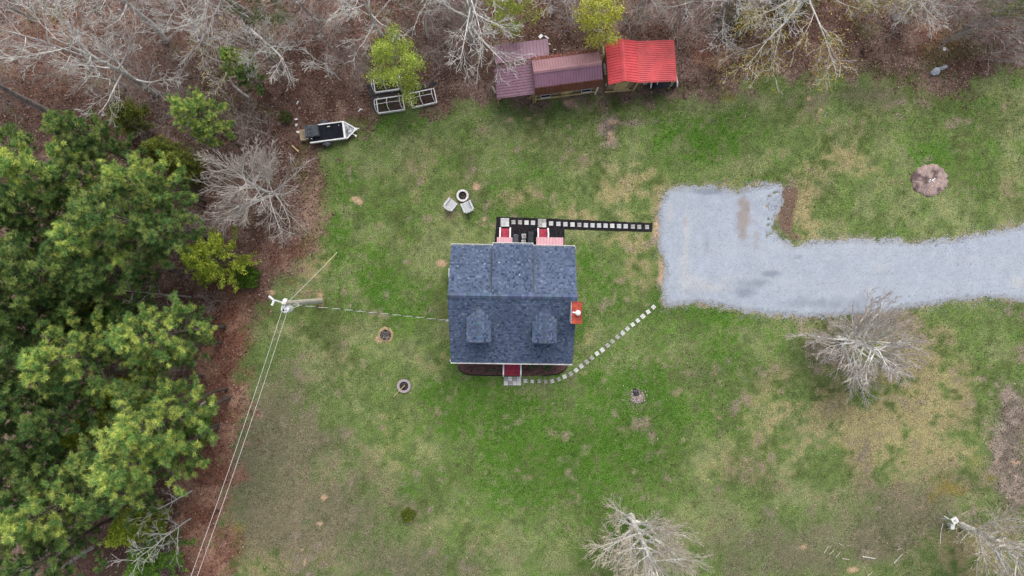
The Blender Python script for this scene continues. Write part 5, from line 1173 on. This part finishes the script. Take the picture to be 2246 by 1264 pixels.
# pines
def pine_meshes(seed, h, Rc, ntuft_scale=1.0, crown_from=.42):
    rr = random.Random(seed); rg = np.random.RandomState(seed); segs = []; tufts = []
    p = (0, 0, -.1); n = 9; tr = [p]
    for i in range(n):
        q = (p[0] + rr.gauss(0, .07), p[1] + rr.gauss(0, .07), h * (i + 1) / n); segs.append((p, q, .17 * (1 - i / n * .85), .17 * (1 - (i + 1) / n * .85))); p = q; tr.append(p)
    az = rr.random() * 6; nl = int(38 * ntuft_scale)
    for k in range(nl):
        f = k / (nl - 1); z = h * (crown_from + (1 - crown_from) * f ** .85); az += 2.4 + rr.uniform(-.4, .4)
        prof = math.sin(math.pi * (.22 + .78 * (1 - f)) * .62) ** .8 * (1 - .55 * f ** 3)
        L = Rc * prof * rr.uniform(.65, 1.12); el = .10 + .95 * f ** 1.5 + rr.uniform(-.12, .12)
        i = min(int(z / h * n), n - 1); t = z / h * n - i; b = Vector(tr[i]).lerp(Vector(tr[i + 1]), t)
        d = Vector((math.cos(az) * math.cos(el), math.sin(az) * math.cos(el), math.sin(el))); pts = [b]
        for j in range(4):
            d = (d + Vector((rr.gauss(0, .1), rr.gauss(0, .1), .09))).normalized(); pts.append(pts[-1] + d * L / 4)
            segs.append((tuple(pts[-2]), tuple(pts[-1]), .045 * (1 - j / 4.5), .045 * (1 - (j + 1) / 4.5)))
        tufts.append((tuple(pts[-1]), tuple(d)))
        for j in range(int(4 + 5 * L / Rc)):
            s = rr.uniform(.38, 1) * 4; i2 = min(int(s), 3); b2 = pts[i2].lerp(pts[i2 + 1], s - i2); sd_ = Vector(side_dir(tuple(d), rr.uniform(.6, 1.1), rr.uniform(0, 6.28))); sd_.z = abs(sd_.z) * .6 + .15; sd_.normalize()
            e = b2 + sd_ * rr.uniform(.22, .62); segs.append((tuple(b2), tuple(e), .018, .012)); tufts.append((tuple(e), tuple(sd_)))
            if rr.random() < .5: e2 = b2.lerp(e, .5) + Vector((rr.gauss(0, .16), rr.gauss(0, .16), .08)); tufts.append((tuple(e2), tuple(sd_)))
    tufts.append((tuple(Vector(tr[-1]) + Vector((0, 0, .1))), (0, 0, 1)))
    P0, P1, a, b = zip(*segs); V1, F1 = frusta(P0, P1, a, b, 5)
    T = np.array([t[0] for t in tufts]); D = np.array([t[1] for t in tufts]); nn = 84; m = len(T) * nn
    c = np.repeat(T, nn, 0); ax = np.repeat(D, nn, 0); dr = rg.normal(0, 1, (m, 3)) * np.array([1, 1, .8]) + ax * .9; dr /= np.linalg.norm(dr, axis=1, keepdims=True)
    ln = rg.uniform(.18, .31, m)[:, None]; c = c - ax * rg.uniform(0, .22, m)[:, None]
    sdv = np.cross(dr, rg.normal(0, 1, (m, 3))); sdv /= np.linalg.norm(sdv, axis=1, keepdims=True) + 1e-9
    w = rg.uniform(.009, .017, m)[:, None]; V2 = np.stack([c + dr * .02 - sdv * w, c + dr * .02 + sdv * w, c + dr * ln], 1).reshape(-1, 3)
    hue = np.repeat(rg.rand(len(T)), nn); base = np.array(lin(88, 117, 62)); yel = np.array(lin(136, 150, 80)); dk = np.array(lin(62, 94, 56))
    cl = base * (1 - hue[:, None]) + np.where(hue[:, None] > .5, yel, dk) * hue[:, None]; cl = cl * rg.lognormal(0, .28, m)[:, None] * .95
    return (V1, F1), (V2, np.arange(3 * m).reshape(-1, 3), cl)
PINES = []
for k in range(7):
    (V1, F1), (V2, F2, cl) = pine_meshes(100 + k, 13.5, 2.35 + .12 * k)
    t = thing('pine_tree', 'pine', 'tree', (0, 0, 0))
    np_obj('trunk', V1, F1, M['bark_dark'], parent=t); np_obj('crown', V2, F2, M['needle'], col=cl, parent=t); PINES.append(t)
used = set()
def pine(px, py, zc, sc, var, tone, label):
    """crown seen at (px,py) at height zc; sc scales the 13.5 m tree"""
    p = W(px, py, zc); yaw = (px * 7 + py * 3) % 628 / 100
    if var not in used: t = PINES[var]; used.add(var)
    else: t = dup(PINES[var])
    t.location = (p.x, p.y, 0); t.rotation_euler = (0, 0, yaw); t.scale = (sc[0], sc[0], sc[1]) if hasattr(sc, '__len__') else (sc,) * 3
    t['label'] = label; t['category'] = 'tree'; t['group'] = 'pine trees of the left wood'
    for ch in t.children:
        if ch.name.startswith('crown'): ch.material_slots[0].link = 'OBJECT'; ch.material_slots[0].material = M[{'m': 'needle', 'p': 'needle_pale', 'd': 'needle_deep'}[tone]]
    return t
PL = [ # px, py, crown height, scale, variant, tone, label
 (150, 285, 9, .80, 0, 'm', 'mid green pine, uppermost of the left wood, under the thick bare trunk'),
 (75, 365, 11, 1.0, 1, 'p', 'pale yellow tipped pine near the left edge in the upper wood'),
 (165, 395, 9, .85, 2, 'm', 'olive pine just right of the pale tipped one in the upper wood'),
 (285, 395, 10, .85, 3, 'p', 'bright compact pine at the upper right of the wood, nearest the bushy bare tree'),
 (215, 330, 7, .65, 4, 'd', 'small dark pine behind the bright compact one'),
 (250, 480, 12, 1.05, 5, 'm', 'broad blue green pine in the middle of the upper wood'),
 (175, 525, 12, .95, 6, 'p', 'pale tufted pine below left of the broad blue green one'),
 (330, 500, 9, .8, 0, 'd', 'dark pine right of the broad blue green one'),
 (95, 470, 9, .9, 1, 'd', 'deep green pine in shade below the pale tipped one'),
 (20, 460, 10, .9, 2, 'm', 'pine cut by the left edge beside the shaded deep green one'),
 (40, 590, 12, 1.05, 3, 'm', 'large pine at the left edge level with the house roof top'),
 (125, 610, 9, .9, 4, 'd', 'dark pine right of the large left edge pine'),
 (245, 590, 9, .85, 5, 'd', 'blue green pine below the broad one, centre of the wood'),
 (20, 690, 11, .95, 6, 'd', 'dark pine at the left edge level with the chimney'),
 (90, 690, 9, .8, 0, 'd', 'shaded pine just right of the dark left edge pine'),
 (340, 735, 10, .95, 1, 'p', 'pale open pine at the right rim of the wood, below the pole height'),
 (385, 770, 7, .65, 2, 'm', 'small sparse pine at the right rim beside the red leaf strip'),
 (390, 705, 6, .5, 3, 'd', 'thin sparse pine at the right rim just under the leaning leafless tree'),
 (110, 805, 12, 1.0, 4, 'p', 'pale tufted pine left of centre in the lower wood'),
 (185, 830, 9, .85, 5, 'd', 'dark pine right of the lower pale tufted pine'),
 (30, 790, 10, .9, 6, 'd', 'dark pine at the left edge beside the lower pale tufted pine'),
 (40, 880, 10, .95, 0, 'd', 'very dark pine at the left edge in the lower wood'),
 (120, 910, 9, .85, 1, 'd', 'dark pine below the lower pale tufted pine'),
 (30, 975, 10, .9, 2, 'd', 'dark left edge pine above the bottom left clearing'),
 (312, 945, 12, 1.0, 3, 'p', 'large bright pine leading the lower wood toward the lawn'),
 (365, 900, 9, .75, 4, 'm', 'green pine behind the pale snag'),
 (300, 1020, 11, 1.0, 5, 'p', 'bright pale pine below the large bright one'),
 (362, 985, 8, .7, 6, 'm', 'soft green pine at the rim right of the two bright lower pines'),
 (240, 1000, 9, .85, 0, 'm', 'mid green pine left of the two bright lower pines'),
 (20, 1060, 11, .95, 1, 'm', 'pine at the left edge above the bottom left pale one'),
 (60, 1140, 12, 1.0, 2, 'p', 'pale bottom left pine beside the dark clearing'),
 (15, 1180, 10, .9, 3, 'm', 'pine cut by the left edge near the bottom left corner'),
 (185, 1085, 8, .7, 4, 'd', 'blue green pine below the dark clearing'),
 (260, 1090, 8, .75, 5, 'd', 'dark pine between the clearing and the bright lower pines'),
 (430, 250, 6, .62, 6, 'p', 'small lone pine below the yellow budded tree'),
 (470, 290, 4.5, .5, 0, 'p', 'tiny lone pine nearest the trailer'),
 (415, 225, 7, .5, 4, 'p', 'tiny bright pine touching the yellow budded tree'),
 (505, 125, 6, .48, 1, 'p', 'small upper woods pine beside the leaning bare tree'),
 (535, 160, 5, .42, 2, 'd', 'smallest upper woods pine below the leaning bare tree'),
 (130, 1180, 6, .6, 3, 'd', 'low dark pine in the bottom left corner behind the leaning pale trunk'),
 (300, 690, 6, .6, 6, 'd', 'low dark pine behind the pale open rim pine'),
 (215, 745, 7, .65, 2, 'd', 'low dark pine in the shaded middle of the wood'),
 (-20, 345, 10, .95, 3, 'm', 'pine half outside the left edge beside the pale yellow tipped pine'),
 (-30, 530, 11, 1.0, 4, 'd', 'dark pine half outside the left edge above the large left edge pine'),
 (-35, 640, 11, 1.0, 5, 'm', 'pine half outside the left edge level with the ridge of the house'),
 (-25, 840, 11, 1.0, 1, 'd', 'dark pine half outside the left edge beside the lower pale tufted pine'),
 (-30, 925, 10, .95, 2, 'd', 'dark pine half outside the left edge above the bottom left clearing'),
 (-30, 1110, 11, 1.0, 6, 'm', 'pine half outside the left edge beside the pale bottom left pine'),
 (70, 735, 9, .85, 4, 'd', 'dark pine above the lower pale tufted pine'),
 (95, 1045, 8, .75, 0, 'd', 'dark pine just above the pale bottom left pine'),
 (150, 640, 8, .75, 3, 'm', 'green pine between the two yellow green middle cedars'),
 (320, 860, 8, .75, 6, 'm', 'green pine between the pale open rim pine and the large bright one'),
 (70, 1240, 10, .9, 5, 'd', 'dark pine cut by the bottom edge near the left corner'),
 (180, 590, 9, .85, 2, 'm', 'green pine right below the pale tufted upper pine'),
 (360, 430, 6, .6, 1, 'm', 'small green pine at the rim left of the bushy bare tree'),
]
for a in PL: pine(*a)

# cedars: fine drooping yellow green sprays
def cedar(px, py, h, Rc, label, cl, seed, base=False, n_br=90):
    rr = random.Random(seed); rg = np.random.RandomState(seed); p = W(px, py, 0 if base else h * .7)
    t = thing('cedar_tree', label, 'tree', (p.x, p.y, 0), 0, 'yellow green cedars'); segs = [((0, 0, -.1), (rr.gauss(0, .1), rr.gauss(0, .1), h * .97), .10, .02)]; pts, dirs = [], []
    for k in range(n_br):
        f = (k + .5) / n_br; z = h * (.15 + .83 * f); az = rr.uniform(0, 6.28); L = Rc * (1 - f) ** .75 * rr.uniform(.6, 1.15) + .15; el = .35 + .5 * f
        d = Vector((math.cos(az) * math.cos(el), math.sin(az) * math.cos(el), math.sin(el))); a = Vector((0, 0, z)); e = a + d * L; e.z -= .12 * L
        segs.append((tuple(a), tuple(e), .02, .01))
        for s in np.linspace(.35, 1, int(4 + 7 * L)):
            q = a.lerp(e, s); pts.append(tuple(q + Vector((rr.gauss(0, .10), rr.gauss(0, .10), rr.gauss(0, .07))))); dirs.append(tuple(d))
    P0, P1, a, b = zip(*segs); V, F = frusta(P0, P1, a, b, 5); np_obj('trunk', V, F, M['bark_dark'], parent=t)
    T, D = np.array(pts), np.array(dirs); nn = 16; m = len(T) * nn; c = np.repeat(T, nn, 0) + rg.normal(0, .07, (m, 3)); dr = rg.normal(0, .7, (m, 3)) + np.repeat(D, nn, 0); dr /= np.linalg.norm(dr, axis=1, keepdims=True)
    sdv = np.cross(dr, rg.normal(0, 1, (m, 3))); sdv /= np.linalg.norm(sdv, axis=1, keepdims=True) + 1e-9
    V2 = np.stack([c - sdv * .03, c + sdv * .03, c + dr * rg.uniform(.1, .2, m)[:, None]], 1).reshape(-1, 3)
    hue = np.repeat(rg.rand(len(T)), nn)[:, None]; C0, C1 = np.array(lin(*cl[0])), np.array(lin(*cl[1]))
    np_obj('crown', V2, np.arange(3 * m).reshape(-1, 3), M['foliage'], col=(C0 * (1 - hue) + C1 * hue) * rg.lognormal(0, .28, m)[:, None] * 1.5, parent=t)
YG = ((108, 128, 46), (166, 174, 70)); GR = ((70, 104, 44), (116, 144, 60)); OL = ((98, 110, 54), (130, 136, 64))
for px, py, h, Rc, lab, cl in ((445, 565, 8, 2.3, 'broad yellow green cedar at the right rim of the wood below the bushy bare tree', YG), (150, 710, 9, 1.9, 'yellow green cedar left of centre in the wood', YG), (255, 690, 7, 1.4, 'bright green cedar in the middle of the wood', GR),
        (200, 470, 7, 1.5, 'olive cedar hidden in the upper wood', OL), (255, 865, 8, 1.7, 'yellow tipped cedar above the large bright pine', YG), (185, 955, 8, 2.0, 'broad yellow green cedar at the edge of the dark clearing', YG), (220, 1030, 7, 1.6, 'yellow green cedar below the dark clearing rim', YG),
        (275, 1165, 6.5, 1.8, 'yellow green cedar at the lower rim beside the leafless saplings', YG), (320, 1235, 6, 2.0, 'green cedar at the bottom edge of the wood', GR), (345, 330, 5, 1.3, 'small moss green cedar at the upper rim of the wood', OL), (390, 355, 4.5, 1.1, 'small sparse cedar left of the bushy bare tree', OL),
        (405, 930, 5, .95, 'green cedar at the rim beside the red leaf strip', GR), (412, 968, 3.5, .7, 'low olive cedar at the rim just below the green one', OL), (270, 250, 4, 1.3, 'faint olive cedar in the upper left woods', OL), (70, 1010, 6, 1.3, 'green cedar in the dark bottom left wood', GR), (480, 1190, .1, .1, None, None)):
    if lab: cedar(px, py, h, Rc, lab, cl, int(px * 3 + py))
def shrub(px, py, h, Rc, label, cl, seed, n=900, size=.05):
    rr = random.Random(seed); rg = np.random.RandomState(seed); t = thing('green_shrub', label, 'shrub', W(px, py))
    st = []
    for k in range(14):
        a, r = rr.uniform(0, 6.28), Rc * rr.uniform(.2, .85); st.append(((0, 0, -.05), (r * math.cos(a), r * math.sin(a), h * rr.uniform(.5, .95)), .018, .008))
    P0, P1, a, b = zip(*st); V, F = frusta(P0, P1, a, b, 4); np_obj('stems', V, F, M['bark_dark'], parent=t)
    q = rg.normal(0, 1, (n, 3)); q /= np.linalg.norm(q, axis=1, keepdims=True); q *= (rg.rand(n, 1) ** .4) * (1 + .25 * np.sin(5 * np.arctan2(q[:, 1], q[:, 0]))[:, None] * .5); P = q * np.array([Rc, Rc, h * .5]) + np.array([0, 0, h * .55])
    V, F = leaf_quads(P[:, 0], P[:, 1], P[:, 2], size, rg, .6); hue = rg.rand(n, 1)
    np_obj('leaves', V, F, M['foliage'], col=(np.array(lin(*cl[0])) * (1 - hue) + np.array(lin(*cl[1])) * hue) * rg.lognormal(0, .25, n)[:, None] * .9, parent=t)
shrub(897, 1126, .75, .55, 'small round green shrub alone on the lower lawn', ((78, 98, 30), (128, 138, 50)), 1, 1100, .05)
shrub(550, 606, 1.2, .95, 'bright green low shrub at the rim of the wood above the pole', ((66, 98, 30), (100, 134, 44)), 2, 1500, .07)
shrub(631, 260, .9, .5, 'small green shrub in the leaves left of the trailer', ((72, 90, 44), (98, 112, 60)), 3, 500, .05)
shrub(1600, 52, 2.0, 1.3, 'olive green shrub at the top edge right of the red roof', ((70, 74, 34), (96, 96, 46)), 4, 1100, .07)
shrub(1715, 22, 2.2, 1.5, 'deep green shrub behind the wide white limbed tree', ((44, 62, 28), (72, 88, 40)), 5, 1700, .07)

# leafless understorey saplings, same few kinds over and over
SAP = []
for k in range(5):
    t = bare_tree('bare_sapling', 'thin leafless sapling in the leaf litter of the upper woods', -3000, 0, 3.6 + .5 * k, 60 + k, .04, (.3, 0), (14, 5, 4), tmin=.08, ratio=(.5, .5, .5), ang=(.9, .7, .7), bark='twig', twig='twig', tw=.006, group='leafless saplings of the upper woods')
    SAP.append(t)
rr = random.Random(77); spots = []
for zone, cnt, wh in (((10, 330, 5, 230), 18, 'in the upper left corner woods'), ((330, 660, 5, 220), 18, 'in the top woods above the small pines'), ((640, 1080, 5, 160), 20, 'in the top woods between raised beds and top edge'),
                      ((1170, 1500, 5, 78), 16, 'behind the sheds'), ((1500, 1680, 5, 120), 14, 'by the rust coloured leaves right of the red roof'), ((1870, 2130, 2, 105), 26, 'in the brown thicket at the upper right'),
                      ((2130, 2240, 50, 140), 7, 'in the leaves of the upper right corner'), ((420, 640, 230, 330), 7, 'left of the trailer')):
    k = 0
    while k < cnt:
        px, py = rr.uniform(zone[0], zone[1]), rr.uniform(zone[2], zone[3])
        if all((px - a) ** 2 + (py - b) ** 2 > 19 ** 2 for a, b in spots):
            spots.append((px, py)); i = len(spots) - 1; t = SAP[i] if i < 5 else dup(SAP[i % 5])
            t['label'] = 'thin leafless sapling standing ' + wh; t['group'] = 'leafless saplings ' + wh
            t.location = W(px, py); t.rotation_euler = (0, 0, rr.uniform(0, 6.28)); t.scale = (rr.uniform(.7, 1.15),) * 3
        k += 1
# twiggy undergrowth below the pines
spots2 = [(300, 560), (470, 500), (380, 440), (410, 500), (330, 620), (480, 660), (390, 680), (300, 780), (140, 900), (200, 1130), (100, 1200), (370, 1130), (450, 600), (520, 520), (60, 260), (330, 300), (230, 640), (160, 1040), (120, 990), (380, 1200), (410, 810), (30, 230), (480, 330), (20, 330)]
for i, (px, py) in enumerate(spots2):
    t = dup(SAP[i % 5], label='thin leafless undergrowth bush among the pines of the left wood', group='leafless undergrowth of the left wood')
    t.location = W(px, py); t.rotation_euler = (0, 0, rr.uniform(0, 6.28)); t.scale = (rr.uniform(.7, 1.1),) * 3
